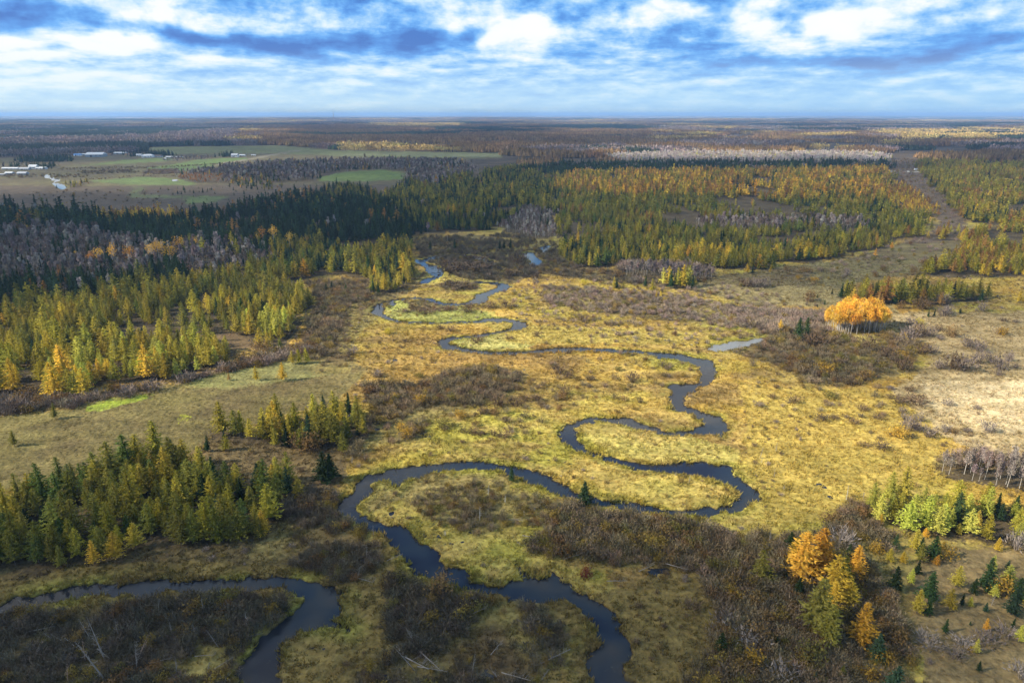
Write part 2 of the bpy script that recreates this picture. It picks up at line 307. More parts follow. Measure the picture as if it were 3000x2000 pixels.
ZONES = [
 ('dark_forest', [(-650,492),(330,497),(520,492),(600,470),(720,455),(800,462),(900,450),(1200,470),(1200,505),(1130,528),(950,540),(930,570),(860,580),(740,590),(620,610),(480,640),(350,655),(250,675),(130,700),(-650,720)], 3.6, {S_:.80,L_:.10,A_:.10}, [('olive green',.5),('rusty brown',.3),('green',.2)], (11,18), 'dark spruce forest'),
 ('dark_forest', [(700,452),(760,425),(830,432),(860,448),(905,452),(905,470),(720,468)], 5.5, {S_:.6,L_:.3,Y_:.1}, T_right, (8,13), 'dark spruce forest'),
 ('bare_wood', [(-650,545),(150,532),(330,560),(420,590),(330,640),(200,660),(100,655),(-650,640)], 3.8, {A_:.66,S_:.31,Y_:.03}, T_big, (10,15), 'bare aspen wood on the left'),
 ('bare_wood', [(400,575),(560,565),(700,560),(720,600),(560,632),(420,645)], 3.9, {A_:.66,S_:.24,Y_:.02,L_:.08}, T_big, (11,16), 'bare aspens behind the larch forest'),
 ('gold_strip', [(225,494),(440,495),(445,513),(228,512)], 4.5, {L_:.9,S_:.1}, [('golden',.5),('rusty brown',.3),('orange',.2)], (9,13), 'golden larch strip by the far field'),
 ('clearing', [(505,505),(560,500),(660,505),(650,520),(520,521)], 9e9, {}, T_big, (5,9), ''),
 ('left_larches', left_big, 3.9, {L_:.80,S_:.20}, T_big, (8.5,12), 'wide larch forest'),
 ('left_front', [(-650,850),(100,835),(240,800),(330,780),(450,782),(530,795),(533,836),(433,862),(367,876),(253,879),(213,894),(185,916),(117,916),(67,906),(-650,914)], 3.8, {L_:.88,S_:.12}, [('olive green',.22),('yellow-green',.40),('lime',.20),('golden',.15),('orange',.03)], (8,11.5), 'bright front of the wide larch forest'),  # sunlit look put into the foliage tints: lighter and yellower along the front
 ('left_front', [(575,770),(640,735),(690,735),(673,774),(667,800),(633,806),(573,800)], 3.8, {L_:.9,S_:.1}, [('olive green',.22),('yellow-green',.38),('lime',.22),('golden',.18)], (8,11.5), 'bright corner of the wide larch forest'),  # same sunlit look put into the tints of this corner
 ('left_larches', [(600,560),(930,555),(955,600),(945,640),(905,662),(858,645),(780,628),(700,630),(640,615)], 3.7, {L_:.55,S_:.45}, T_fore, (10,14), 'mixed wood above the meander'),
 ('forest_edge', [(860,652),(900,640),(948,625),(945,645),(905,670),(862,673)], 3.6, {L_:.8,S_:.2}, T_edge, (8,13), 'forest tip beside the meander'),
 ('left_clearing', [(452,768),(520,766),(575,775),(590,800),(545,806),(527,796),(460,782)], 9e9, {}, T_big, (5,9), ''),
 ('centre_forest', [(905,440),(930,420),(1000,425),(1050,405),(1200,385),(1310,395),(1290,470),(1270,500),(1200,495),(1130,528),(1000,535),(950,530),(900,480),(878,462)], 3.7, {L_:.56,S_:.40,A_:.04}, T_right, (9,14), 'mixed forest in the centre'),
 ('centre_bare', [(1165,505),(1220,480),(1270,492),(1280,548),(1220,548),(1150,532)], 3.6, {A_:.9,S_:.1}, T_big, (7,11), 'bare wood above the far pool'),
 ('field_wood', [(410,412),(420,400),(500,385),(560,380),(640,372),(700,372),(784,370),(900,367),(1050,370),(1100,392),(1060,402),(1000,425),(930,420),(935,395),(880,388),(784,394),(720,400),(735,412),(690,416),(600,420),(500,421)], 5.0, {A_:.70,S_:.17,L_:.08,Y_:.05}, T_rust, (8,14), 'bare wood beside the far fields'),
 ('field_wood_orange', [(410,413),(425,402),(470,402),(520,406),(520,421),(450,420)], 5.0, {Y_:.55,A_:.45}, T_rust, (6,9), 'orange scrub wood beside the far fields'),
 ('farm_trees', [(50,366),(160,364),(160,372),(50,374)], 6.5, {S_:.9,A_:.1}, T_right, (9,13), 'spruce shelterbelt of the left farms'),
 ('farm_trees', [(84,382),(126,381),(126,388),(84,387)], 6.5, {S_:.8,A_:.2}, T_right, (9,13), 'trees behind the lower left farm'),
 ('farm_trees', [(14,380),(60,380),(60,384),(14,385)], 6.5, {S_:.5,A_:.5}, T_right, (8,11), 'trees behind the lower left farm'),
 ('farm_trees', [(338,353),(398,355),(398,359),(338,357)], 6.5, {S_:1}, T_right, (10,14), 'spruce windbreak of the farm row'),
 ('farm_trees', [(512,358),(528,357),(528,361),(512,362)], 6.0, {S_:1}, T_right, (11,14), 'spruces beside the lone farmhouse'),
 ('farm_trees', [(418,361),(485,360),(487,366),(380,372),(378,368)], 7.0, {A_:.75,Y_:.15,S_:.1}, T_right, (5,9), 'bare hedge below the farm row'),
 ('farm_trees', [(130,425),(192,421),(195,428),(128,434)], 6.0, {L_:.6,S_:.4}, T_r7, (5,8), 'young trees beside the bright creek'),
 ('farm_trees', [(300,355),(306,355),(306,362),(300,362)], 5.0, {S_:1}, T_right, (9,11), 'dark spruces by the track'),
 ('farm_trees', [(540,405),(620,408),(640,440),(560,436),(530,428)], 8.5, {L_:.5,S_:.3,A_:.2}, T_rust, (5,9), 'scattered trees on the far pasture'),
 ('farm_trees', [(400,440),(500,436),(500,443),(400,447)], 9.0, {S_:.9,L_:.1}, T_rust, (4,6), 'low spruce row on the far pasture'),
 ('right_forest', [(1275,525),(1290,560),(1291,597),(1351,620),(1400,612),(1440,600),(1560,605),(1568,615),(1708,618),(1768,618),(1788,600),(1868,605),(1918,590),(2035,568),(2061,550),(2121,545),(2128,518),(2115,502),(2148,498),(2148,475),(2081,428),(2041,408),(2028,385),(1900,378),(1600,372),(1300,382),(1270,400),(1270,470),(1285,500)], 4.0, {L_:.78,S_:.22}, T_right, (8,12), 'great larch forest'),
 ('right_rust', [(1270,440),(1300,402),(1500,394),(2028,388),(2048,466),(1900,464),(1600,456),(1400,452)], 4.2, {L_:.82,S_:.18}, T_rust, (11,15), 'rust-coloured larch belt'),
 ('right_bare', [(1600,512),(1700,507),(1990,512),(1990,528),(1860,525),(1720,530),(1610,525)], 3.6, {A_:.75,S_:.15,L_:.10}, T_right, (9,13), 'bare strip inside the great forest'),
 ('right_front', [(1291,560),(1560,570),(1760,590),(1870,580),(1918,590),(1868,605),(1788,600),(1768,618),(1708,618),(1568,615),(1440,600),(1400,612),(1351,620),(1291,597)], 3.6, {L_:.72,S_:.28}, T_fore, (9,13), 'front edge of the great larch forest'),
 ('corridor_left', [(2048,412),(2081,428),(2148,475),(2148,498),(2060,490),(2045,465)], 4.0, {L_:1}, [('golden',.4),('rusty brown',.3),('yellow-green',.3)], (6,9), 'young larches by the cleared strip'),
 ('dark_band', [(1180,395),(1290,384),(1500,380),(2040,380),(2040,388),(1900,393),(1500,398),(1300,402),(1200,398)], 4.4, {S_:.75,A_:.25}, T_big, (12,17), 'dark spruce belt'),
 ('white_aspens', [(1400,358),(1560,353),(2000,353),(2040,362),(2040,378),(1700,378),(1410,374)], 4.8, {A_:.74,Y_:.12,L_:.14}, T_lime, (11,15), 'pale sunlit aspen belt'),
 ('right_edge_wood', [(2110,385),(2128,400),(2155,438),(2185,478),(2218,505),(2300,522),(3000,522),(3000,380),(2120,372)], 4.0, {L_:.80,S_:.17,A_:.03}, T_r7, (9,13), 'larch forest beyond the cleared strip'),
 ('right_slope', [(2235,535),(2290,520),(3000,515),(3000,628),(2235,634),(2140,636),(2118,626),(2160,600),(2185,590)], 3.6, {L_:.88,S_:.12}, T_r7, (9,13), 'larch wood at the right edge'),
 ('strip_clump', [(2141,538),(2191,530),(2195,546),(2150,552)], 4.5, {L_:.9,S_:.1}, T_r7, (7,10), 'larch clump in the cleared strip'),
 ('right_mid', [(1925,680),(2000,668),(2100,668),(2200,670),(2275,680),(2275,690),(2150,702),(2060,700),(1990,697),(1930,688)], 3.8, {L_:.78,S_:.22}, T_r7, (8,11), 'larch stand behind the golden aspens'),
 ('mid_clump', [(1515,655),(1530,648),(1585,648),(1600,657),(1595,664),(1530,664)], 3.6, {L_:.6,S_:.4}, T_lime, (8,11), 'small bright clump on the meadow edge'),
 ('foreground_stand', [(-650,1175),(0,1160),(117,1128),(250,1085),(320,1062),(363,1056),(433,1064),(487,1095),(583,1100),(660,1105),(700,1135),(640,1165),(630,1185),(625,1225),(567,1246),(469,1262),(385,1252),(332,1257),(266,1280),(224,1292),(140,1300),(88,1323),(-650,1345)], 3.0, {L_:.86,S_:.14}, T_fore, (8,12), 'stand above the still river arm'),
 ('bare_grove', [(2155,1085),(2240,1075),(2360,1078),(3000,1084),(3000,1122),(2300,1120),(2200,1106)], 2.3, {A_:1}, T_fore, (7.5,10), 'bare grove above the sunlit stand'),
 ('grey_copse', [(1425,626),(1450,616),(1560,618),(1640,632),(1640,640),(1560,640),(1430,632)], 2.6, {A_:1}, T_fore, (7,10), 'grey copse under the great forest'),
 ('right_pasture', [(2040,1235),(3000,1270),(3000,1560),(2200,1560),(2090,1420)], 7.5, {L_:.62,S_:.38}, T_lime, (3,6.2), 'lower right pasture'),
 ('stand_gap', [(125,1165),(200,1168),(215,1205),(140,1212)], 9e9, {}, T_big, (5,9), ''),
 ('meadow_stand', [(485,985),(540,990),(600,990),(625,970),(700,965),(760,948),(835,950),(850,1005),(800,1030),(740,1035),(690,1035),(600,1020),(560,1016),(490,1008)], 3.3, {L_:.78,S_:.22}, T_fore, (7,11), 'stand at the end of the meadow'),
 ('sunny_stand', [(1985,1155),(2040,1145),(2130,1165),(2200,1170),(2300,1165),(3000,1155),(3000,1250),(2282,1248),(2233,1238),(2177,1246),(2128,1232),(2058,1212),(2020,1200)], 3.0, {L_:.78,S_:.22}, T_lime, (6.5,11), 'sunlit stand on the right'),
]
# brush thickets: outline, spacing m, height m, mix of brown kinds, share of leafy bushes
B_brown, B_dark, B_mauve = (.142,.110,.068), (.100,.083,.058), (.195,.150,.118)
SHRUBS = [
 ('lower_left', [(-650,1455),(180,1405),(360,1380),(560,1372),(645,1376),(640,1430),(595,1470),(575,1568),(560,1720),(-650,1720)], 1.25, (1.0,2.1), B_dark, .12),
 ('river_neck', [(600,1215),(660,1150),(700,1130),(765,1125),(790,1190),(855,1235),(880,1290),(850,1330),(790,1345),(720,1310),(600,1290),(560,1280)], 1.25, (1.0,2.0), B_dark, .10),
 ('lower_mid', [(880,1330),(960,1345),(1000,1355),(1080,1375),(1200,1385),(1250,1400),(1300,1440),(1310,1490),(1280,1568),(1270,1720),(860,1720),(800,1568),(900,1470),(880,1400)], 1.25, (1.0,2.2), B_dark, .10),
 ('bend_inside', [(930,1150),(1000,1120),(1100,1110),(1200,1125),(1300,1160),(1340,1180),(1250,1210),(1180,1200),(1100,1230),(1000,1200),(960,1180)], 1.9, (.8,1.7), B_brown, .20),
 ('bend_right', [(1300,1160),(1400,1180),(1600,1212),(1750,1225),(1850,1240),(1900,1215),(1960,1150),(1985,1165),(2010,1210),(2060,1230),(2110,1300),(2060,1400),(2090,1500),(2150,1720),(1560,1720),(1570,1600),(1640,1480),(1650,1400),(1600,1310),(1480,1300),(1300,1285),(1200,1265),(1250,1215)], 1.35, (1.0,2.3), B_brown, .20),
 ('centre_scrub', [(830,880),(960,880),(1060,850),(1150,840),(1210,860),(1190,900),(1080,940),(1000,960),(960,1010),(850,1025),(800,1070),(785,1010),(850,960)], 1.9, (1.0,2.2), B_brown, .18),
 ('centre_scrub', [(1000,870),(1300,860),(1450,890),(1250,960),(1300,1000),(1100,1010),(1000,990)], 5.5, (1.0,2.2), B_brown, .25),
 ('right_scrub', [(1640,792),(1700,780),(1780,758),(1850,745),(1900,765),(2050,770),(2110,800),(2090,850),(2000,880),(1880,885),(1780,840),(1690,812)], 2.2, (1.0,2.4), B_brown, .20),
 ('purple_scrub', [(1250,655),(1500,672),(1700,702),(1880,715),(1890,758),(1780,768),(1650,745),(1400,722),(1250,695)], 3.0, (1.0,2.2), B_mauve, .10),
 ('purple_wide', [(1150,640),(1700,655),(1900,700),(1890,770),(1650,800),(1350,780),(1180,730)], 4.8, (.8,1.9), B_mauve, .12),
 ('left_wide', [(760,660),(900,650),(1000,620),(1000,640),(900,690),(830,760),(800,850),(720,860),(720,760)], 4.2, (.7,1.8), B_brown, .2),
 ('purple_dense', [(1700,715),(1780,722),(1890,720),(1895,762),(1780,764),(1690,748)], 1.9, (1.5,3.0), B_mauve, .05),
 ('upper_centre', [(950,548),(1150,538),(1280,552),(1300,600),(1400,622),(1560,622),(1640,645),(1560,655),(1400,650),(1250,628),(1150,655),(1060,640),(1000,610),(965,590)], 2.8, (1.0,2.5), B_dark, .08),
 ('grey_grove', [(1415,622),(1440,610),(1560,612),(1640,630),(1650,640),(1560,638),(1430,632)], 2.6, (2.5,4.5), B_mauve, .03),
 ('left_river', [(705,650),(790,640),(860,650),(880,680),(800,700),(780,760),(760,810),(710,830),(690,800),(705,740),(730,700)], 2.2, (1.2,2.6), B_brown, .15),
 ('forest_hem', [(-650,918),(67,908),(117,918),(190,918),(240,897),(330,885),(400,878),(527,842),(600,820),(700,802),(715,812),(650,832),(540,850),(470,864),(400,878),(350,895),(270,910),(170,935),(60,948),(-650,958)], 1.9, (1.5,3.0), B_mauve, .22),
 ('right_grove', [(2145,1050),(2240,1040),(2360,1050),(3000,1060),(3000,1090),(2300,1088),(2200,1085),(2150,1080)], 2.4, (1.2,2.4), B_mauve, .05),
 ('marsh_right', [(1700,820),(2000,880),(2150,960),(2150,1010),(2000,1010),(1850,960),(1720,900)], 7.0, (.8,1.7), B_brown, .25),
 ('marsh_mid', [(1250,780),(1600,800),(1640,860),(1560,880),(1500,960),(1350,940),(1250,960),(1200,860)], 7.5, (.8,1.8), B_brown, .25),
 ('upper_islands', [(1040,590),(1160,590),(1175,620),(1100,625),(1030,615)], 2.4, (1.0,2.0), B_dark, .10),
 ('upper_islands', [(1000,655),(1090,650),(1100,668),(1020,672)], 2.6, (1.0,2.0), B_brown, .10),
 ('upper_islands', [(930,690),(1040,690),(1060,712),(940,715)], 3.4, (.8,1.6), B_brown, .15),
 ('strip_floor', [(2060,365),(2110,368),(2130,400),(2215,500),(2200,560),(2100,620),(1900,650),(1800,640),(1900,600),(2060,560),(2150,520),(2150,470),(2045,405)], 8.0, (1.0,2.5), B_mauve, .35),
 ('far_hedge', [(330,395),(400,388),(415,398),(340,402)], 4.0, (1.5,3.5), B_mauve, .10),
 ('far_hedge', [(180,393),(300,392),(320,398),(200,400)], 6.0, (1.5,3.0), B_brown, .10),
 ('far_hedge', [(130,386),(260,384),(400,381),(560,372),(562,375),(400,385),(260,389),(130,391)], 6.0, (.8,2.0), B_brown, .10),
 ('far_hedge', [(200,410),(330,404),(420,402),(420,405),(330,407),(200,414)], 5.0, (.6,1.6), B_brown, .10),
 ('far_hedge', [(-650,398),(200,402),(200,408),(-650,410)], 7.0, (1,3), B_brown, .15),
 ('far_hedge', [(60,440),(300,436),(500,450),(480,470),(100,470)], 14.0, (.8,2.2), B_brown, .2),
]
# lone bushes and small trees standing clear in the open, base position, height on the sheet
FLOOR = (.075,.054,.030)
GROUND = [  # outline, colour a, colour b
 ([(-800,975),(60,952),(170,936),(270,910),(350,893),(480,862),(600,832),(700,812),(800,825),(850,850),(800,900),(760,930),(640,960),(560,985),(480,1000),(440,1050),(320,1040),(200,1080),(100,1120),(-800,1190)], (.165,.138,.048), (.112,.085,.038)),
 ([(430,1050),(480,1000),(560,985),(660,1020),(800,1030),(800,1100),(640,1135),(480,1115)], (.135,.098,.045), (.105,.078,.038)),
 ([(430,868),(600,836),(780,828),(800,850),(640,880),(520,892),(430,885)], (.185,.185,.062), (.150,.135,.055)),
 ([(190,935),(255,917),(345,907),(340,918),(280,930),(200,941)], (.26,.31,.035), (.20,.25,.035)),
 ([(420,953),(440,951),(443,956),(424,958)], (.42,.44,.03), (.35,.38,.03)),
 ([(2050,720),(3000,700),(3000,1100),(2250,1040),(2120,980),(2050,900),(2100,860),(2150,800),(2000,730)], (.34,.26,.135), (.22,.165,.075)),
 ([(2120,880),(3000,850),(3000,1000),(2250,990),(2130,940)], (.50,.40,.235), (.34,.26,.13)),
 ([(1560,645),(1790,612),(1930,595),(2060,560),(2130,545),(2230,540),(2180,590),(2120,630),(1930,652),(1920,690),(1750,705),(1600,672)], (.165,.145,.062), (.115,.088,.045)),
 ([(1600,655),(1900,660),(2050,700),(2050,720),(1900,705),(1700,695)], (.27,.22,.10), (.19,.155,.07)),
 ([(2060,365),(2110,368),(2130,400),(2215,500),(2235,540),(2150,560),(2060,560),(2120,540),(2150,520),(2150,470),(2045,405)], (.120,.088,.055), (.095,.070,.050)),
 ([(2140,1255),(3000,1250),(3000,1720),(2180,1720),(2110,1500),(2070,1400),(2090,1320)], (.235,.170,.075), (.160,.118,.055)),
 ([(660,1130),(780,1060),(800,1080),(770,1120),(700,1130)], (.13,.095,.045), (.10,.07,.04)),
 ([(0,1260),(330,1255),(640,1240),(700,1300),(560,1315),(300,1320),(0,1360)], (.14,.105,.045), (.10,.075,.035)),
 ([(1560,1290),(1640,1300),(1650,1400),(1570,1520),(1480,1520),(1440,1400),(1400,1310)], (.26,.165,.055), (.18,.125,.045)),
 ([(1330,980),(1460,975),(1690,1030),(1700,1060),(1560,1070),(1400,1040)], (.31,.275,.070), (.35,.26,.080)),
 ([(1300,1040),(1450,1080),(1690,1120),(1700,1150),(1620,1168),(1500,1160),(1380,1120)], (.33,.275,.066), (.36,.25,.075)),
 ([(1690,880),(2060,900),(2160,1000),(2160,1060),(1990,1180),(1750,1205),(1745,1130),(1700,1060),(1720,980)], (.350,.250,.060), (.295,.225,.052)),
 ([(1040,780),(1140,768),(1250,780),(1200,800),(1060,805)], (.33,.31,.10), (.30,.25,.08)),
 ([(880,690),(1060,700),(1170,735),(1000,742),(890,730)], (.27,.28,.07), (.24,.23,.07)),
 ([(1100,742),(1600,760),(1560,790),(1180,790)], (.35,.27,.07), (.28,.22,.05)),
 ([(860,1080),(1180,1090),(1160,1120),(980,1130),(840,1180)], (.27,.21,.075), (.19,.15,.055)),
 ([(-800,1300),(700,1290),(900,1230),(1000,1300),(1350,1380),(1700,1250),(2100,1300),(2100,1720),(-800,1720)], (.190,.138,.044), (.135,.102,.037)),  # tawny grass, darkened further: bottom shade put into the ground colour
 # brown scrub floors come from the thickets; far farmland:
 ([(-800,375),(50,362),(150,358),(330,352),(340,340),(480,336),(640,334),(780,346),(1160,352),(1150,364),(1000,370),(700,374),(560,382),(500,387),(410,413),(600,422),(720,416),(784,394),(885,387),(938,397),(925,420),(905,444),(880,462),(600,472),(520,494),(330,499),(-800,494)], (.115,.105,.050), (.088,.070,.046)),
 ([(340,338),(640,334),(780,346),(1160,352),(1150,362),(900,362),(600,352),(450,352),(360,356)], (.135,.150,.060), (.115,.120,.055)),
 ([(-800,430),(0,425),(200,428),(440,425),(900,425),(880,462),(600,472),(520,494),(330,499),(-800,494)], (.090,.070,.050), (.075,.060,.045)),
 ([(200,415),(333,406),(450,416),(447,425),(300,424)], (.105,.150,.050), (.100,.125,.050)),
 ([(333,387),(467,366),(560,362),(567,369),(500,378),(427,392)], (.115,.165,.050), (.105,.135,.050)),
 ([(190,380),(300,366),(395,362),(395,369),(300,376)], (.115,.160,.050), (.105,.130,.050)),
 ([(423,449),(530,452),(500,462),(433,470)], (.105,.145,.050), (.100,.120,.050)),
 ([(300,447),(318,428),(330,428),(316,446),(420,450),(420,455),(310,454)], (.105,.130,.055), (.100,.110,.050)),
 ([(724,409),(784,396),(880,390),(925,398),(926,411),(850,416),(740,417)], (.105,.150,.042), (.095,.130,.042)),
 ([(780,352),(1160,354),(1150,360),(800,358)], (.150,.160,.080), (.13,.14,.07)),
 ([(480,380),(680,345),(700,344),(500,381)], (.20,.18,.13), (.18,.16,.12)),
 ([(2052,393.5),(2118,393.5),(2118,395.2),(2052,395.2)], (.45,.43,.38), (.42,.4,.36)),
 ([(1390,362),(1460,362),(1460,369),(1400,369)], (.30,.31,.12), (.30,.30,.12)),
]
FARM = 22
# share of direct sun that the broken cloud lets through to each place
LIGHT = [
 ([(-900,930),(300,905),(640,860),(900,840),(900,1000),(700,1130),(640,1300),(-900,1400)], .72),
 ([(-900,1250),(900,1180),(1500,1200),(2100,1260),(3200,1260),(3200,1800),(-900,1800)], .17),
 ([(1700,1220),(2100,1250),(2060,1480),(1750,1480)], .42),
 ([(1450,1270),(1650,1280),(1640,1420),(1500,1450)], .34),
 ([(880,1130),(1150,1100),(1300,1170),(1250,1310),(1050,1330),(900,1260)], .30),
 ([(2080,1230),(3200,1220),(3200,1330),(2200,1330)], .55),
 ([(2120,1330),(3200,1330),(3200,1700),(2250,1700)], .42),
 ([(-900,760),(200,720),(560,690),(720,640),(950,630),(1180,645),(1300,628),(1500,645),(1700,665),(2000,705),(2352,760),(3200,770),(3200,1260),(2200,1245),(1990,1235),(1850,1195),(1700,1205),(1450,1190),(1250,1110),(1100,1085),(900,1080),(880,960),(780,880),(640,860),(520,890),(300,910),(-900,930)], 1.0),
 ([(-900,720),(400,640),(700,620),(720,700),(500,740),(200,770),(-900,800)], .45),
 ([(1650,785),(2150,800),(3200,800),(3200,855),(2150,860),(1900,880),(1780,850)], .50),
 ([(560,1000),(900,1000),(1000,1060),(1300,1080),(1290,1110),(1000,1130),(800,1130)], .62),
 ([(1270,390),(2060,385),(2150,470),(2150,545),(1920,595),(1570,620),(1290,600)], .50),
 ([(1560,600),(2130,550),(2240,560),(2100,640),(1900,660),(1600,650)], .45),
 ([(2110,395),(3200,395),(3200,690),(2300,700),(1920,700),(1930,660),(2140,620),(2240,520),(2150,440)], .55),
 ([(940,535),(1300,540),(1330,625),(1150,640),(960,630)], .28),
 ([(-900,440),(900,440),(1270,460),(1270,520),(940,560),(700,600),(300,660),(-900,700)], .22),
 ([(200,560),(700,560),(700,640),(250,650)], .50),
 ([(1390,346),(2060,348),(2060,366),(1390,366)], 1.0),
 ([(2020,352),(2160,350),(2160,372),(2050,372)], .9),
 ([(1700,318),(1850,318),(1850,326),(1700,326)], .9),
 ([(2000,300),(3200,296),(3200,328),(2100,322)], 1.0),
 ([(860,285),(1060,285),(1060,291),(860,292)], 1.0),
 ([(780,338),(1020,338),(1020,350),(780,348)], .8),
 ([(1300,300),(1900,298),(1900,306),(1300,308)], .8),
]
ZONES.insert(0, ('pasture', [(380,432),(560,425),(700,420),(860,424),(900,436),(870,455),(600,466),(480,470),(380,460)], 21.0, {S_:.85,L_:.15}, T_rust, (2.5,6), 'far brown pasture'))
# ------------------------------------------------------------------ lookups on the land
def river_sd(x, y, near=9.0):
    """signed distance to open water: negative inside"""
    ins = np.zeros(x.shape, bool); d = np.full(x.shape, near)
    for P_ in WATER_W:
        x0, y0 = P_.min(0)-near; x1, y1 = P_.max(0)+near
        idx = np.nonzero((x > x0) & (x < x1) & (y > y0) & (y < y1))[0]
        if not len(idx): continue
        qx, qy = x[idx], y[idx]
        ins[idx] |= pip(qx, qy, P_)
        # distance only near the outline: walk it in short runs
        best = d[idx].copy(); n = len(P_); run = 12
        for s in range(0, n, run):
            seg = np.array([P_[k % n] for k in range(s, min(s+run, n)+1)])
            a0, b0 = seg.min(0)-near; a1, b1 = seg.max(0)+near
            k = np.nonzero((qx > a0) & (qx < a1) & (qy > b0) & (qy < b1))[0]
            if not len(k): continue
            kx, ky = qx[k], qy[k]; bb = best[k]**2
            for i in range(len(seg)-1):
                ax, ay = seg[i]; ex, ey = seg[i+1]-seg[i]; L = ex*ex+ey*ey
                if L < 1e-9: continue
                t = np.clip(((kx-ax)*ex+(ky-ay)*ey)/L, 0, 1)
                np.minimum(bb, (kx-ax-t*ex)**2+(ky-ay-t*ey)**2, out=bb)
            best[k] = np.sqrt(bb)
        d[idx] = np.minimum(d[idx], best)
    # the far reaches run a little wider than their traced line
    return np.where(ins, -d, d)-np.clip((np.hypot(x, y)-240)/160, 0, 1)*np.clip((620-np.hypot(x, y))/60, 0, 1)*.9
def wobble(x, y, a=1.0, seed=0):
    """push points about so no traced outline stays clean"""
    r = np.hypot(x, y)
    big = np.clip(r*0.016, 1.2, 26)*a
    wx = (fbm(x, y, 9, 11+seed, 3)-.5)*big*1.4 + (fbm(x, y, 2.2, 41+seed, 2)-.5)*1.6*a
    wy = (fbm(x, y, 9, 23+seed, 3)-.5)*big*2.2 + (fbm(x, y, 2.2, 53+seed, 2)-.5)*1.6*a
    return x+wx, y+wy
def zone_at(u, v):
    z = np.full(u.shape, -1)
    for i, Z in enumerate(ZONES): z[pip(u, v, Z[1])] = i
    return z
def lerp(a, b, t): return a*(1-t)+b*t
def land_colour(x, y, sd=None, seed=0):
    """albedo of what grows or lies on the ground at each point"""
    wx, wy = wobble(x, y, 1.0, seed)
    u, v = to_uv(wx, wy)
    r = np.hypot(x, y)
    n1 = fbm(x, y, 26, 3, 4)[:, None]; n2 = fbm(x*0.6, y*1.2, 7, 5, 3)[:, None]; n3 = fbm(x, y, 70, 8, 3)[:, None]
    t = np.clip((n1-.34)/.32, 0, 1); t2 = np.clip((n2-.3)/.4, 0, 1); t3 = np.clip((n3-.38)/.24, 0, 1)
    gold = np.array((.335,.218,.046)); green = np.array((.280,.245,.046)); straw = np.array((.38,.275,.090)); rust = np.array((.240,.145,.042))
    c = lerp(gold, green, t)
    c = lerp(c, straw, np.clip(t2*1.4-.55, 0, 1)*.7)
    c = lerp(c, rust, np.clip(t3*1.6-.75, 0, 1)*.75)
    n4 = fbm(x, y, 3.4, 19, 3)[:, None]; n5 = fbm(x*.8, y*1.5, 13, 29, 4)[:, None]
    c = lerp(c, np.array((.150,.098,.040)), np.clip((n4-.60)*6, 0, 1)*.55)
    c = lerp(c, np.array((.185,.122,.045)), np.clip((n5-.54)*6, 0, 1)*.75)
    far = (v < 470)[:, None]
    fl = lerp(np.array((.060,.046,.032)), np.array((.095,.070,.045)), t)
    c = np.where(far, fl, c)
    for poly, a, b in GROUND:
        m = pip(u, v, poly)
        if m.any():
            k = np.clip(t[m]*.6+t2[m]*.5-.05, 0, 1)
            c[m] = lerp(np.array(a), np.array(b), k)
    for nm, poly, sp, hh, col, lf in SHRUBS:
        if sp > 4.5: continue
        m = pip(u, v, poly)
        if m.any():
            a = np.array((.105,.074,.036)); b = np.array((.165,.130,.052)); g = np.array((.215,.175,.055))
            k = lerp(a, b, t2[m]); k = lerp(k, g, np.clip((t[m]-.55)*2.2, 0, 1)*.8)
            c[m] = k
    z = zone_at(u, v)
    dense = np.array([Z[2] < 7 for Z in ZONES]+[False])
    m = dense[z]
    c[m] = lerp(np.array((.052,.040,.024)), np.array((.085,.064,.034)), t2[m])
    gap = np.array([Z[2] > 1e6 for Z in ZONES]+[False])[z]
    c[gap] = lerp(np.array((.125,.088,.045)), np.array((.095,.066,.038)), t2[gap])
    if sd is not None:
        lush = np.clip(1-(sd-.3)/(2.0+2.5*n1[:, 0]), 0, 1)*np.clip((fbm(x, y, 6, 77, 2)-.40)*4, 0, 1)
        c = lerp(c, np.array((.235,.232,.042)), lush[:, None]*.60)
        mud = np.clip(1-(sd-.05)/.35, 0, 1)[:, None]
        c = lerp(c, np.array((.030,.024,.016)), mud)
    return c
def land_height(x, y, sd):
    r = np.hypot(x, y)
    lump = (fbm(x, y, 2.0, 91, 3)-.5)*.55*np.clip(1.4-r/500, .15, 1)
    lump += (fbm(x, y, 14, 95, 2)-.5)*.5
    roll = (fbm(x, y, 2600, 61, 4)-.5)*np.clip((r-2500)/6000, 0, 1)*42
    z = lump*np.clip(sd/2.0, 0, 1)+roll
    t = np.clip((sd+.5)/.85, 0, 1)
    return lerp(-1.2, 0.0, t*t*(3-2*t))+np.where(sd > 0, z, 0)

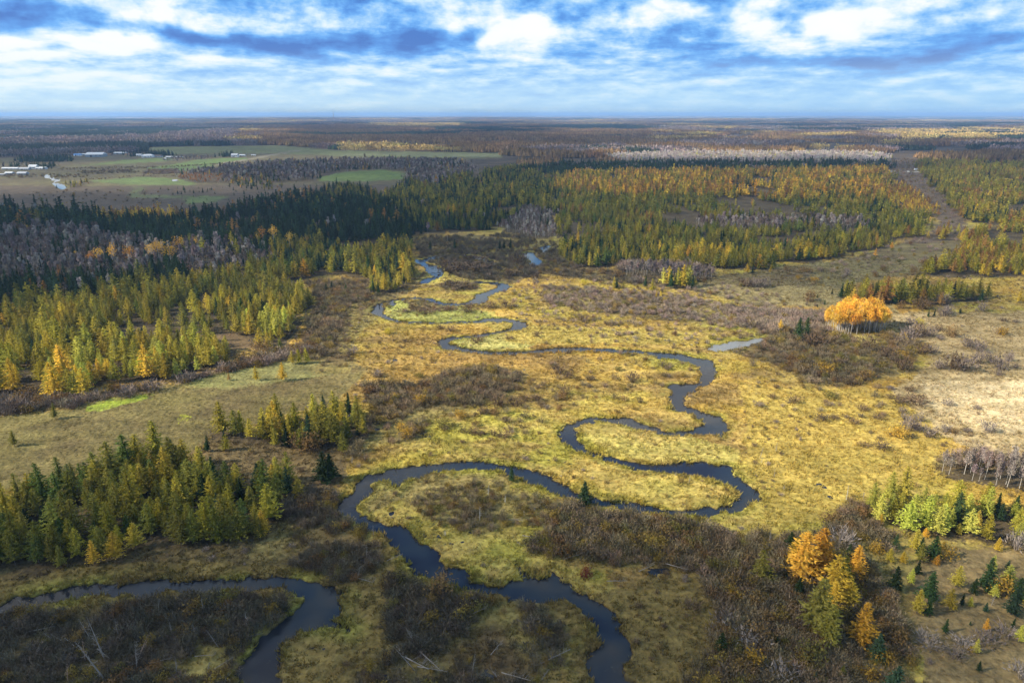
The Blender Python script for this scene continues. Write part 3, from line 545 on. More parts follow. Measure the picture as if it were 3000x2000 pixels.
# ------------------------------------------------------------------ ground: one sheet to the horizon
def ground_sheet():
    rows = []; v = 1650.0
    while v > 286: rows.append(at(CX, v)[1]); v -= 2.45 if v > 420 else 1.6
    while rows[-1] < 42000: rows.append(rows[-1]*1.07)
    inner = list(np.linspace(6, rows[0]-3, 8))
    R = np.array(inner+rows)
    A = np.concatenate([np.radians(np.linspace(-180, -47, 22))[:-1], np.radians(np.linspace(-47, 47, 900)), np.radians(np.linspace(47, 180, 22))[1:-1]])
    nr, na = len(R), len(A)
    rr, aa = np.meshgrid(R, A, indexing='ij')
    x = (rr*np.sin(aa)).ravel(); y = (rr*np.cos(aa)).ravel()
    wx = x+(fbm(x, y, 3.0, 201, 3)-.5)*3.0+(fbm(x, y, .9, 203, 2)-.5)*1.0
    wy = y+(fbm(x, y, 3.0, 207, 3)-.5)*3.0+(fbm(x, y, .9, 209, 2)-.5)*1.0
    sd = river_sd(wx, wy)
    z = land_height(x, y, sd)
    front = (y > 20)
    c = np.tile(np.array((.20,.16,.06)), (len(x), 1))
    yy = np.where(front, y, 20.0)
    idx = np.nonzero(front)[0]
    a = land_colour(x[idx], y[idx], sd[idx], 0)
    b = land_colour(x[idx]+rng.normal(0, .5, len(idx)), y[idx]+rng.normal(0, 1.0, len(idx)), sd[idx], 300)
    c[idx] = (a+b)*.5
    # the far woods beyond the last planted trees
    rad = np.hypot(x, y); m = rad > 9000
    c[m] = far_colour(x[m], y[m])
    z[m] += (fbm(x[m], y[m], 160, 88, 3))*14
    V = np.column_stack([x, y, z])
    V = np.vstack([V, [[0, 0, 0]]]); c = np.vstack([c, [[.2,.16,.06]]])
    i = np.arange(nr-1)[:, None]*na; j = np.arange(na)[None, :]; j2 = (j+1) % na
    Q = np.stack([i+j, i+na+j, i+na+j2, i+j2], -1).reshape(-1, 4)
    fan = np.array([[len(V)-1, k, (k+1) % na, (k+1) % na] for k in range(na)])
    T1 = Q[:, [0, 1, 2]]; T2 = Q[:, [0, 2, 3]]
    T = np.vstack([T1, T2, fan[:, [0, 1, 2]]])
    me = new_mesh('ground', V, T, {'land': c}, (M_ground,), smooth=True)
    # faces must look up
    return link('ground', me, kind='structure', label='golden autumn marsh and farmland reaching to the horizon')
def far_kind(x, y):
    n1 = fbm(x, y, 520, 301, 4); n2 = fbm(x+900, y, 230, 311, 3)
    u, v = to_uv(x, y)
    k = np.full(x.shape, 1)                       # bare
    q = n1*.7+n2*.3
    k[q < .465] = 0                                # spruce
    k[(q > .53)] = 2                              # larch
    k[(q > .63)] = 3                              # golden
    lit = pip(u, v, [(1960,300),(2600,296),(2600,330),(2100,326)])
    k[lit & (q > .46)] = 3  # sunlit belt put into the colour: woods here turn golden
    k[lit & (q < .40)] = 1
    brown = pip(u, v, [(600,290),(1500,290),(1500,335),(1150,352),(950,345),(600,335)])
    k[brown & (q > .43)] = 2
    grey = pip(u, v, [(-300,300),(560,290),(520,336),(-300,345)])
    k[grey & (q > .50)] = 1
    gl = pip(u, v, [(860,285),(1060,284),(1060,292),(860,293)]) | pip(u, v, [(780,339),(1010,339),(1010,352),(780,350)])
    k[gl] = 3  # sunlit strips put into the colour as golden woods
    return k, q
FARC = np.array([(.042,.056,.036), (.205,.160,.145), (.205,.132,.062), (.37,.275,.10)])
def far_colour(x, y):
    k, q = far_kind(x, y)
    c = FARC[k]*(.75+.5*rng.random(len(x)))[:, None]
    return c

# ------------------------------------------------------------------ materials
def material(name):
    m = bpy.data.materials.new(name); m.use_nodes = True
    t = NT(m.node_tree); t.n.clear()
    out = t.node('ShaderNodeOutputMaterial')
    return m, t, out
def attr(t, name, kind='GEOMETRY'):
    n = t.node('ShaderNodeAttribute'); n.attribute_name = name; n.attribute_type = kind; return n.outputs['Color']
def plain(name, col, rough=.8, var=.25, scale=3.0, metal=0.0):
    m, t, out = material(name)
    b = t.node('ShaderNodeBsdfPrincipled'); b.inputs['Roughness'].default_value = rough; b.inputs['Metallic'].default_value = metal
    g = t.node('ShaderNodeTexCoord').outputs['Object']
    n = t.noise(g, scale, 4, .6)
    k = t.range(n, .3, .7, 1-var, 1+var, False)
    c = t.mix(1.0, (*col, 1), t.vmath('SCALE', (1,1,1), None) if False else k, 'MULTIPLY')
    t.l.new(c, b.inputs['Base Color']); t.l.new(b.outputs[0], out.inputs[0])
    return m
def foliage(name, transl=.3):
    m, t, out = material(name)
    c = t.mix(1.0, attr(t, 'tint', 'INSTANCER'), attr(t, 'var'), 'MULTIPLY')
    c.node.clamp_result = False
    d = t.node('ShaderNodeBsdfDiffuse'); tr = t.node('ShaderNodeBsdfTranslucent'); mx = t.node('ShaderNodeMixShader')
    mx.inputs[0].default_value = transl
    t.l.new(c, d.inputs[0]); t.l.new(c, tr.inputs[0]); t.l.new(d.outputs[0], mx.inputs[1]); t.l.new(tr.outputs[0], mx.inputs[2])
    t.l.new(mx.outputs[0], out.inputs[0])
    return m
M_leaf = foliage('needles_and_leaves', .32)
M_twig = foliage('bare_twigs', .05)
M_bark = plain('dark_bark', (.10,.078,.062), .9, .35, 2.0)
M_pale = plain('pale_aspen_bark', (.36,.335,.305), .8, .30, 1.2)
M_dead = plain('weathered_dead_wood', (.21,.19,.172), .85, .30, 1.5)
def ground_mat():
    m, t, out = material('marsh_and_fields')
    g = t.node('ShaderNodeNewGeometry').outputs['Position']
    a = attr(t, 'land')
    n1 = t.noise(g, 1.1, 5, .65, .4); n2 = t.noise(t.vmath('MULTIPLY', g, (.35,.75,1.0)), .28, 4, .6, .6); n3 = t.noise(g, .03, 4, .55)
    k = t.math('MULTIPLY', t.range(n1, .28, .72, .50, 1.50, False), t.range(n2, .30, .70, .64, 1.34, False))
    k = t.math('MULTIPLY', k, t.range(n3, .35, .65, .88, 1.12, False))
    c = t.mix(1.0, a, k, 'MULTIPLY'); c.node.clamp_result = False
    # tawny sedge heads streaked through the green
    s = t.range(t.noise(t.vmath('MULTIPLY', g, (.5,1.3,1.0)), .9, 4, .7, 1.0), .52, .68, 0.0, .30)
    warm = t.mix(1.0, c, (1.25,.92,.75,1), 'MULTIPLY'); warm.node.clamp_result = False
    c = t.mix(s, c, warm)
    b = t.node('ShaderNodeBsdfPrincipled'); b.inputs['Roughness'].default_value = .95
    b.inputs['Specular IOR Level'].default_value = .1
    t.l.new(c, b.inputs['Base Color'])
    bp = t.node('ShaderNodeBump'); bp.inputs['Strength'].default_value = .9; bp.inputs['Distance'].default_value = .35
    t.l.new(t.math('ADD', n1, t.math('MULTIPLY', n2, 1.2)), bp.inputs['Height']); t.l.new(bp.outputs[0], b.inputs['Normal'])
    t.l.new(b.outputs[0], out.inputs[0])
    return m
M_ground = ground_mat()
def water_mat(name, deep, rough):
    m, t, out = material(name)
    g = t.node('ShaderNodeNewGeometry').outputs['Position']
    b = t.node('ShaderNodeBsdfPrincipled')
    b.inputs['Base Color'].default_value = (*deep, 1); b.inputs['Roughness'].default_value = rough; b.inputs['IOR'].default_value = 1.333
    n = t.noise(g, .9, 3, .6); n2 = t.noise(t.vmath('MULTIPLY', g, (.5,.9,1)), .12, 3, .5)
    # floating scum and weed here and there
    weed = t.range(t.noise(t.vmath('MULTIPLY', g, (1.0,1.6,1)), .22, 5, .68, 1.2), .63, .70, 0.0, .45)
    fine = t.range(t.noise(g, 2.4, 3, .7), .45, .6, 0, 1)
    col = t.mix(t.math('MULTIPLY', weed, fine), (*deep, 1), (.10,.085,.055,1))
    t.l.new(col, b.inputs['Base Color'])
    bp = t.node('ShaderNodeBump'); bp.inputs['Strength'].default_value = .06; bp.inputs['Distance'].default_value = .05
    t.l.new(t.math('MULTIPLY', n, t.range(n2, .4, .6, .2, 1.0)), bp.inputs['Height']); t.l.new(bp.outputs[0], b.inputs['Normal'])
    t.l.new(b.outputs[0], out.inputs[0])
    return m
M_water = water_mat('dark_peat_water', (.014,.016,.022), .03)
M_pond = water_mat('weedy_pond_water', (.16,.16,.155), .10)

ground_sheet()
def sheet(name, x0, x1, y0, y1, z, mat, label):
    nx, ny = 40, 60
    gx, gy = np.meshgrid(np.linspace(x0, x1, nx), np.linspace(y0, y1, ny))
    V = np.column_stack([gx.ravel(), gy.ravel(), np.full(gx.size, z)])
    i = (np.arange(ny-1)[:, None]*nx+np.arange(nx-1)[None, :]).ravel()
    Q = np.column_stack([i, i+1, i+nx+1, i+nx])
    return link(name, new_mesh(name, V, Q, None, (mat,)), kind='structure', label=label)
pw = np.array([at(*a) for a in pond]); px0, py0 = pw.min(0)-6; px1, py1 = pw.max(0)+6
mw = np.vstack([WATER_W[i] for i in (0, 1, 2, 3, 4, 5)]); mx0, my0 = mw.min(0)-5; mx1, my1 = mw.max(0)+5
sheet('river', mx0, mx1, my0, my1, -.26, M_water, 'dark meandering river winding through golden marsh')
sheet('pond', px0, px1, py0, py1, -.16, M_pond, 'shallow weedy pond beside the brown scrub')
cw = np.array([at(*a) for a in creek]); cx0, cy0 = cw.min(0)-12; cx1, cy1 = cw.max(0)+12
sheet('creek', cx0, cx1, cy0, cy1, -.2, M_water, 'bright creek bends in the far pasture')
fw = np.array([at(*a) for a in fieldpool]); fx0, fy0 = fw.min(0)-8; fx1, fy1 = fw.max(0)+8
sheet('farm_pool', fx0, fx1, fy0, fy1, -.2, M_water, 'small blue farm pool at the wood edge')

# ------------------------------------------------------------------ plant shapes (unit: metres, 10 m tall)
def unit(v): return v/np.maximum(np.linalg.norm(v, axis=-1, keepdims=True), 1e-9)
def leaves(C_, size, along=None, flat=0.0, stretch=1.8, r=None):
    """one ragged triangle at each centre"""
    r = r or rng
    n = len(C_)
    a = unit(r.normal(size=(n, 3))) if along is None else unit(along+r.normal(size=(n, 3))*.35)
    b = r.normal(size=(n, 3)); b[:, 2] *= (1-flat)
    b = unit(b-a*(a*b).sum(1, keepdims=True))
    s = (size*(.65+.7*r.random(n)))[:, None] if np.ndim(size) else (size*(.65+.7*r.random(n)))[:, None]
    p0 = C_+a*s*stretch*.6; p1 = C_-a*s*stretch*.45+b*s*.5; p2 = C_-a*s*stretch*.35-b*s*.5
    V = np.stack([p0, p1, p2], 1).reshape(-1, 3)
    T = np.arange(3*n).reshape(-1, 3)
    k = .70+.60*r.random(n)
    return V, T, np.repeat(k, 3)
def prism(p0, p1, r0, r1, sides=5):
    p0 = np.array(p0, float); p1 = np.array(p1, float); d = unit(p1-p0)
    a = np.cross(d, (0, 0, 1.0)); a = np.array((1.0, 0, 0)) if np.linalg.norm(a) < 1e-3 else unit(a)
    b = np.cross(d, a); V = []; T = []
    for k in range(sides):
        th = 2*math.pi*k/sides; o = a*math.cos(th)+b*math.sin(th)
        V += [p0+o*r0, p1+o*r1]
    for k in range(sides):
        i = 2*k; j = 2*((k+1) % sides); T += [[i, j, j+1], [i, j+1, i+1]]
    return np.array(V), np.array(T), np.ones(len(V))
def join(parts):
    V = []; T = []; K = []; n = 0
    for v, t, k in parts:
        V.append(v); T.append(t+n); K.append(k); n += len(v)
    return np.vstack(V), np.vstack(T), np.concatenate(K)
def trunk(h, r, lean=0.0, r_=None, sides=5):
    q = (r_ or rng).normal(0, lean, 2)
    mid = (q[0]*.5, q[1]*.5, h*.5); top = (q[0], q[1], h)
    return join([prism((0, 0, -.4), mid, r, r*.65, sides), prism(mid, top, r*.65, r*.12, sides)])
def conifer(seed, nb, m, size, spread, kind):
    r = np.random.default_rng(seed)
    t = np.linspace(.10, .985, nb)**.95
    t = np.clip(t+r.normal(0, .012, nb), .06, .99)
    prof = (1-t)**(.70 if kind == 'larch' else .85)
    low = np.clip(t/.16, .35, 1)
    R_ = spread*prof*low*r.uniform(.62, 1.18, nb)+.12
    az = np.arange(nb)*2.399+r.normal(0, .5, nb)
    # a lopsided crown, as real ones are
    R_ *= 1+.16*np.cos(az-r.uniform(0, 6.28))
    C_ = []; A_d = []
    for i in range(nb):
        mm = max(2, int(m*(.4+.8*prof[i])))
        f = np.linspace(.22, 1.0, mm)+r.normal(0, .04, mm)
        d = np.array([math.cos(az[i]), math.sin(az[i])])
        if kind == 'larch': dz = .22*f-.10*f*f+r.normal(0, .03)
        else: dz = -.30*f+.22*f*f
        side = r.normal(0, .13, mm)*R_[i]*f
        P_ = np.column_stack([d[0]*R_[i]*f-d[1]*side, d[1]*R_[i]*f+d[0]*side, t[i]*10+dz*R_[i]*1.4+r.normal(0, .10, mm)])
        C_.append(P_); A_d.append(np.tile([d[0], d[1], .1 if kind == 'larch' else -.25], (mm, 1)))
    C_ = np.vstack(C_); A_d = np.vstack(A_d)
    sz = size*np.clip(1.1-.5*C_[:, 2]/10, .5, 1.1)
    V, T, k = leaves(C_, sz, A_d, .45, 1.7, r)
    tip = leaves(np.array([[0, 0, 9.7], [0, 0, 9.3], [.05, 0, 9.95]]), size*.7, np.tile([0, 0, 1.0], (3, 1)), 0, 2.6, r)
    return join([(V, T, k), tip])
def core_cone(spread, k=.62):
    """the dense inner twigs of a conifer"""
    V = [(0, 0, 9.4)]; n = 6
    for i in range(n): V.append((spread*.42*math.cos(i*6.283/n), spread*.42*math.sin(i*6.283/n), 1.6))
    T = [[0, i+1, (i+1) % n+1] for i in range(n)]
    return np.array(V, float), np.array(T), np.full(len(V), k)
def aspen(seed, nl, bare=True, twigs=46, tw_size=.30):
    r = np.random.default_rng(seed)
    tr = [trunk(8.8, .085, .25, r, 5)]
    tw = []; C_ = []
    for i in range(twigs):
        t = .42+.56*r.random(); a = r.uniform(0, 6.283); L = (1.75*(1.05-t)+.55)*r.uniform(.7, 1.2)
        p0 = np.array([0, 0, t*8.6]); d = np.array([math.cos(a)*.75, math.sin(a)*.75, .95])
        p1 = p0+d*L*.9
        w = np.array([-math.sin(a), math.cos(a), 0])*.035
        tw.append((np.array([p0-w, p0+w, p1]), np.array([[0, 1, 2]]), np.full(3, .9)))
        for j in range(3):
            f = .4+.6*r.random(); C_.append(p0+(p1-p0)*f+r.normal(0, .16, 3))
    C_ = np.array(C_)
    tr.append(join(tw))
    if bare:
        crown = leaves(C_, tw_size, np.tile([0, 0, 1.0], (len(C_), 1))+r.normal(0, .5, (len(C_), 3)), 0, 3.2, r)
    else:
        pts = r.normal(size=(nl, 3)); pts = unit(pts)*(r.random((nl, 1))**.45)
        # ragged clumps, not one ball
        cen = unit(r.normal(size=(9, 3)))*.62
        near = cen[r.integers(0, 9, nl)]
        pts = pts*.6+near*.8
        P_ = pts*np.array([1.9, 1.9, 2.9])+np.array([0, 0, 7.0])
        crown = leaves(P_, .26, None, 0, 1.2, r)
    return join(tr), crown
def bush(seed, stems, nl, leafy=False):
    r = np.random.default_rng(seed)
    V = []; T = []; K = []; n = 0; parts = []
    for i in range(stems):
        a = r.uniform(0, 6.283); tilt = r.uniform(.05, .85)**.8
        b = np.array([math.cos(a)*r.uniform(0, .25), math.sin(a)*r.uniform(0, .25), -.1])
        L = r.uniform(.65, 1.05)*(1.05-.35*tilt)
        d = np.array([math.cos(a)*math.sin(tilt), math.sin(a)*math.sin(tilt), math.cos(tilt)])
        p = b+d*L; wv = np.array([-math.sin(a), math.cos(a), 0])*.018
        parts.append((np.array([b-wv, b+wv, p]), np.array([[0, 1, 2]]), np.full(3, r.uniform(.8, 1.5))))
        for j in range(3):
            f = r.uniform(.45, 1.0); q = b+(p-b)*f+r.normal(0, .05, 3)
            dd = d+r.normal(0, .45, 3); e = q+dd*.22
            parts.append((np.array([q-wv*.9, q+wv*.9, e]), np.array([[0, 1, 2]]), np.full(3, r.uniform(.6, 1.7))))
    cen = unit(r.normal(size=(7, 3)))*.36; cen[:, 2] = np.abs(cen[:, 2])+.12
    P_ = cen[r.integers(0, 7, nl)]+r.normal(0, .19, (nl, 3))+np.array([0, 0, .22])
    P_[:, 2] = np.clip(P_[:, 2], .03, 1.05)
    parts.append(leaves(P_, .085 if leafy else .062, None if leafy else unit(P_-np.array([0, 0, -.4])), 0, 1.3 if leafy else 3.0, r))
    return join(parts)
def tuft(seed, n=13):
    r = np.random.default_rng(seed); parts = []
    wind = r.normal(0, .12, 2)
    for i in range(n):
        a = r.uniform(0, 6.283); rad = r.uniform(0, .38); b = np.array([math.cos(a)*rad, math.sin(a)*rad, -.12])
        h = r.uniform(.35, .75); d = np.array([math.cos(a)*.35+.15+wind[0], math.sin(a)*.35+wind[1], 0])*h
        wv = np.array([-math.sin(a+1), math.cos(a+1), 0])*r.uniform(.05, .11)
        parts.append((np.array([b-wv, b+wv, b+d+np.array([0, 0, h])]), np.array([[0, 1, 2]]), np.array([.75, .75, 1.2])*r.uniform(.75, 1.2)))
    return join(parts)
def dead_tree(seed, nb=26):
    r = np.random.default_rng(seed); parts = [trunk(9.5, .14, .5, r, 5)]
    for i in range(nb):
        t = r.uniform(.22, .97); a = r.uniform(0, 6.283); L = r.uniform(.5, 1.9)*(1.08-t*.8)
        p0 = np.array([0, 0, t*9.2]); p1 = p0+np.array([math.cos(a), math.sin(a), r.uniform(-.1, .5)])*L
        parts.append(prism(p0, p1, .045, .012, 3))
        for j in range(2):
            f = r.uniform(.4, .9); q = p0+(p1-p0)*f; parts.append(prism(q, q+r.normal(0, .3, 3)*L*.6, .022, .008, 3))
    return join(parts)
def fallen(seed):
    r = np.random.default_rng(seed); L = 7.0; parts = [prism((0, 0, .25), (L, r.normal(0, .4), .5), .13, .04, 5)]
    for i in range(11):
        t = r.uniform(.25, 1.0); p0 = np.array([L*t, 0, .3+.2*t]); d = np.array([.6, r.choice([-1, 1])*r.uniform(.4, 1), r.uniform(.1, 1)])*r.uniform(.7, 1.8)
        parts.append(prism(p0, p0+d, .04, .01, 3)); q = p0+d*.6
        parts.append(prism(q, q+r.normal(0, .5, 3), .02, .008, 3))
    return join(parts)
def patch(seed, size, n, kind, hh):
    r = np.random.default_rng(seed); parts = []
    g = int(math.ceil(math.sqrt(n))); st = size/g
    for i in range(g):
        for j in range(g):
            x = (i+r.random())*st-size/2; y = (j+r.random())*st-size/2
            h = r.uniform(*hh)*(1.25 if r.random() < .12 else 1); k = r.uniform(.55, 1.45)
            if kind == 'cone':
                w_ = h*.20*r.uniform(.8, 1.3); m = 4; a0 = r.random()*6
                V = [(x+r.normal(0, .2), y, h)]+[(x+w_*math.cos(a0+q*6.283/m), y+w_*math.sin(a0+q*6.283/m), h*.12) for q in range(m)]
                T = [[0, q+1, (q+1) % m+1] for q in range(m)]
                parts.append((np.array(V), np.array(T), np.full(len(V), k)))
                c = np.column_stack([x+r.normal(0, w_*.5, 4), y+r.normal(0, w_*.5, 4), h*r.uniform(.25, .8, 4)])
                parts.append((lambda L: (L[0], L[1], L[2]*k))(leaves(c, h*.13, None, .3, 1.5, r)))
            else:
                m = 7; c = np.column_stack([x+r.normal(0, h*.11, m), y+r.normal(0, h*.11, m), h*r.uniform(.45, 1.0, m)])
                parts.append((lambda L: (L[0], L[1], L[2]*k))(leaves(c, h*.15, np.tile([0, 0, 1.0], (m, 1)), 0, 1.7, r)))
                w_ = h*.012
                parts.append((np.array([(x-w_, y, 0), (x+w_, y, 0), (x, y, h*.8)]), np.array([[0, 1, 2]]), np.full(3, k*2.0)))
    return join(parts)

def two_mats(name, tr, cr, m0, m1):
    V, T, k = join([tr, cr])
    return new_mesh(name, V, T, {'var': k}, (m0, m1), np.array([0]*len(tr[1])+[1]*len(cr[1])))
def one_mat(name, s, m): return new_mesh(name, s[0], s[1], {'var': s[2]}, (m,))
# prototypes: [near, middle, far], each a list of variants (trunk shape, crown shape)
def conifers(kind, spread, sizes, nbs):
    out = []
    for (nb, m, s, nv) in nbs:
        vs_ = []
        for q in range(nv):
            sd_ = hash((kind == 'larch', nb, q)) % 100000
            r = np.random.default_rng(sd_)
            cr = conifer(sd_, nb, m, s, spread*r.uniform(.85, 1.15), kind)
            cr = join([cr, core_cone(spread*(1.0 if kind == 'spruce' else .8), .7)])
            vs_.append((trunk(9.6, .13, .12, r, 5 if nb > 60 else 3), cr))
        out.append(vs_)
    return out
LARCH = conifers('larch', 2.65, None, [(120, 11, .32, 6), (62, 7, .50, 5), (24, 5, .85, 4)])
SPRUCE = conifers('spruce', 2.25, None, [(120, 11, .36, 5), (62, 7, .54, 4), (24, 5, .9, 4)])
ASPEN = [[aspen(500+q, 0, True, 74, .19) for q in range(5)], [aspen(520+q, 0, True, 40, .36) for q in range(4)], [aspen(540+q, 0, True, 26, .46) for q in range(3)]]
GOLD = [[aspen(600+q, 620, False, 26) for q in range(5)], [aspen(620+q, 200, False, 14) for q in range(4)], [aspen(640+q, 60, False, 4) for q in range(3)]]
BUSH_BARE = [bush(700+q, 44, 90) for q in range(5)]
BUSH_LEAF = [bush(720+q, 16, 300, True) for q in range(5)]
TUFTS = [tuft(760+q) for q in range(6)]
DEAD = [dead_tree(800+q) for q in range(5)]
LOGS = [fallen(830+q) for q in range(4)]
KINDS_ = {'larch': (LARCH, M_bark, M_leaf), 'spruce': (SPRUCE, M_bark, M_leaf), 'aspen': (ASPEN, M_pale, M_twig), 'golden': (GOLD, M_pale, M_leaf)}
# ------------------------------------------------------------------ instanced masses
def proto_collection(name, meshes):
    c = bpy.data.collections.new(name)
    for i, me in enumerate(meshes):
        o = bpy.data.objects.new('%s_%03d' % (name, i), me); c.objects.link(o)
    return c
def scatter_object(name, label, pts, rot, scl, idx, tint, meshes):
    """ONE object: a point for each plant, a variant instanced at each"""
    me = bpy.data.meshes.new(name); n = len(pts)
    me.vertices.add(n); me.vertices.foreach_set('co', np.asarray(pts, np.float32).ravel())
    def add(nm, ty, arr, fld):
        a = me.attributes.new(nm, ty, 'POINT'); a.data.foreach_set(fld, np.ascontiguousarray(arr).ravel())
    add('turn', 'FLOAT_VECTOR', np.asarray(rot, np.float32), 'vector')
    add('size', 'FLOAT_VECTOR', np.asarray(scl, np.float32), 'vector')
    add('pick', 'INT', np.asarray(idx, np.int32), 'value')
    tt = np.ones((n, 4), np.float32); tt[:, :3] = tint
    add('tint', 'FLOAT_COLOR', tt, 'color')
    o = link(name, me, kind='stuff', label=label)
    ng = bpy.data.node_groups.new(name+'_plant', 'GeometryNodeTree')
    ng.interface.new_socket('Geometry', in_out='INPUT', socket_type='NodeSocketGeometry')
    ng.interface.new_socket('Geometry', in_out='OUTPUT', socket_type='NodeSocketGeometry')
    gi = ng.nodes.new('NodeGroupInput'); go = ng.nodes.new('NodeGroupOutput')
    ci = ng.nodes.new('GeometryNodeCollectionInfo'); ci.inputs[0].default_value = proto_collection(name+'_form', meshes)
    ci.inputs[1].default_value = True; ci.inputs[2].default_value = True
    ip = ng.nodes.new('GeometryNodeInstanceOnPoints'); ip.inputs['Pick Instance'].default_value = True
    def named(nm, ty):
        q = ng.nodes.new('GeometryNodeInputNamedAttribute'); q.data_type = ty; q.inputs[0].default_value = nm
        return [s for s in q.outputs if s.enabled and s.name == 'Attribute'][0]
    L = ng.links.new
    L(gi.outputs[0], ip.inputs['Points']); L(ci.outputs[0], ip.inputs['Instance'])
    L(named('pick', 'INT'), ip.inputs['Instance Index'])
    e2r = ng.nodes.new('FunctionNodeEulerToRotation'); L(named('turn', 'FLOAT_VECTOR'), e2r.inputs[0]); L(e2r.outputs[0], ip.inputs['Rotation'])
    L(named('size', 'FLOAT_VECTOR'), ip.inputs['Scale']); L(ip.outputs[0], go.inputs[0])
    md = o.modifiers.new('plants', 'NODES'); md.node_group = ng
    return o

# ------------------------------------------------------------------ plant the woods
def grid_points(poly, spacing):
    W = np.array([at(min(max(a, -650), 3000), max(min(b, 1740), 330)) for a, b in poly])
    x0, y0 = W.min(0)-spacing*3; x1, y1 = W.max(0)+spacing*3
    gx, gy = np.meshgrid(np.arange(x0, x1, spacing), np.arange(y0, y1, spacing*.94))
    gx = gx+((np.arange(gx.shape[0]) % 2)*spacing*.5)[:, None]
    x = gx.ravel()+rng.uniform(-.42, .42, gx.size)*spacing; y = gy.ravel()+rng.uniform(-.42, .42, gx.size)*spacing
    u, v = to_uv(x, y)
    m = (u > -640) & (u < 2990) & (v < 1760) & (y > 20)
    return x[m], y[m]
def height_for(u, v, hv):
    """real height of something hv sheet units tall standing at (u, v)"""
    x, y = at(u, v); lo, hi = .05, 70.
    for _ in range(30):
        mid = (lo+hi)/2
        if v-to_uv(x, y, mid)[1] < hv: lo = mid
        else: hi = mid
    return lo
TREES = []      # dicts
def v_mean(poly): return sum(p[1] for p in poly)/len(poly)
rec = dict(x=[], y=[], h=[], kind=[], tint=[], tn=[], zone=[])
kinds_all = ['larch', 'spruce', 'aspen', 'golden']
spruce_t = {'deep green': (.026,.046,.017), 'blue-green': (.030,.052,.028), 'dark': (.019,.032,.014)}
aspen_t = {'mauve-grey': (.170,.135,.125), 'pale grey': (.270,.235,.215), 'brown-grey': (.140,.105,.085)}
gold_t = {'golden': (.57,.335,.050), 'orange': (.55,.270,.035), 'pale yellow': (.56,.37,.06)}
def tint_pick(names, probs, x, y, n):
    c = np.cumsum(probs); c = c/c[-1]
    q = np.clip(.55*rng.random(n)+.45*np.clip((fbm(x, y, 22, 401, 3)-.25)*2, 0, .999), 0, .999)
    return np.searchsorted(c, q)
for zi, (zn, poly, sp, mix, tints, hr, phrase) in enumerate(ZONES):
    if not mix: continue
    x, y = grid_points(poly, sp)
    wx, wy = wobble(x, y, 1.3 if v_mean(poly) < 600 else .9, 700)
    u, v = to_uv(wx, wy)
    m = zone_at(u, v) == zi
    x, y = x[m], y[m]
    if not len(x): continue
    if sp < 7:
        gap = fbm(x, y, 14, 433, 3)+(.2 if zn in ('bare_grove', 'grey_copse') else 0); keep = (gap > (.40 if zn in ('left_larches', 'right_forest', 'right_rust', 'dark_forest', 'right_slope', 'right_edge_wood', 'centre_forest', 'field_wood') else (.46 if zn == 'white_aspens' else .29))) | (rng.random(len(x)) < .30)
        if zn in ('left_larches', 'right_forest', 'right_rust', 'right_slope', 'right_edge_wood', 'centre_forest'): keep &= (fbm(x, y*.6, 42, 439, 3) > .335)
        sdw = river_sd(x, y, 4.0); keep &= sdw > 2.5
        x, y = x[keep], y[keep]
    n = len(x)
    ks = list(mix); pr = np.cumsum([mix[k] for k in ks]); pr = pr/pr[-1]
    # kinds stand in loose groups
    q = np.clip(.6*rng.random(n)+.4*np.clip((fbm(x, y, 18, 450+zi, 2)-.25)*2, 0, .999), 0, .999)
    ki = np.searchsorted(pr, q)
    h = rng.uniform(hr[0], hr[1], n)*(.655 if v_mean(poly) > 950 else .71 if v_mean(poly) > 700 else .585)*np.clip(rng.normal(.96, .21, n), .35, 1.5)*({'farm_trees': 1.25, 'right_mid': 1.25, 'mid_clump': 1.3, 'strip_clump': 1.2}.get(zn, 1))*(.85+.3*fbm(x, y, 25, 470, 2))
    ti = tint_pick([t[0] for t in tints], [t[1] for t in tints], x, y, n)
    for k_i, kname in enumerate(ks):
        mm = np.nonzero(ki == k_i)[0]
        if not len(mm): continue
        if kname == 'larch': nm = [tints[i][0] for i in ti[mm]]; col = np.array([TINT[a] for a in nm])
        else:
            pal = {'spruce': spruce_t, 'aspen': aspen_t, 'golden': gold_t}[kname]; nn = list(pal)
            if zn == 'white_aspens' and kname == 'aspen': nn = ['pale grey']
            if zn in ('bare_grove', 'grey_copse') and kname == 'aspen': nn = ['mauve-grey']
            pk = rng.integers(0, len(nn), len(mm)); nm = [nn[i] for i in pk]; col = np.array([pal[a] for a in nm])
            if zn == 'white_aspens' and kname == 'aspen': col = col*1.5
            if zn == 'field_wood_orange': col = np.tile((.34,.15,.04), (len(mm), 1))
        hh_ = h[mm]*({'spruce': 1.0 if zn in ('dark_forest', 'dark_band') else .92}.get(kname, 1.0))
        rec['x'].append(x[mm]); rec['y'].append(y[mm]); rec['h'].append(hh_)
        rec['kind'].append(np.full(len(mm), kinds_all.index(kname))); rec['tint'].append(col); rec['tn'] += nm
        rec['zone'].append(np.full(len(mm), zi))
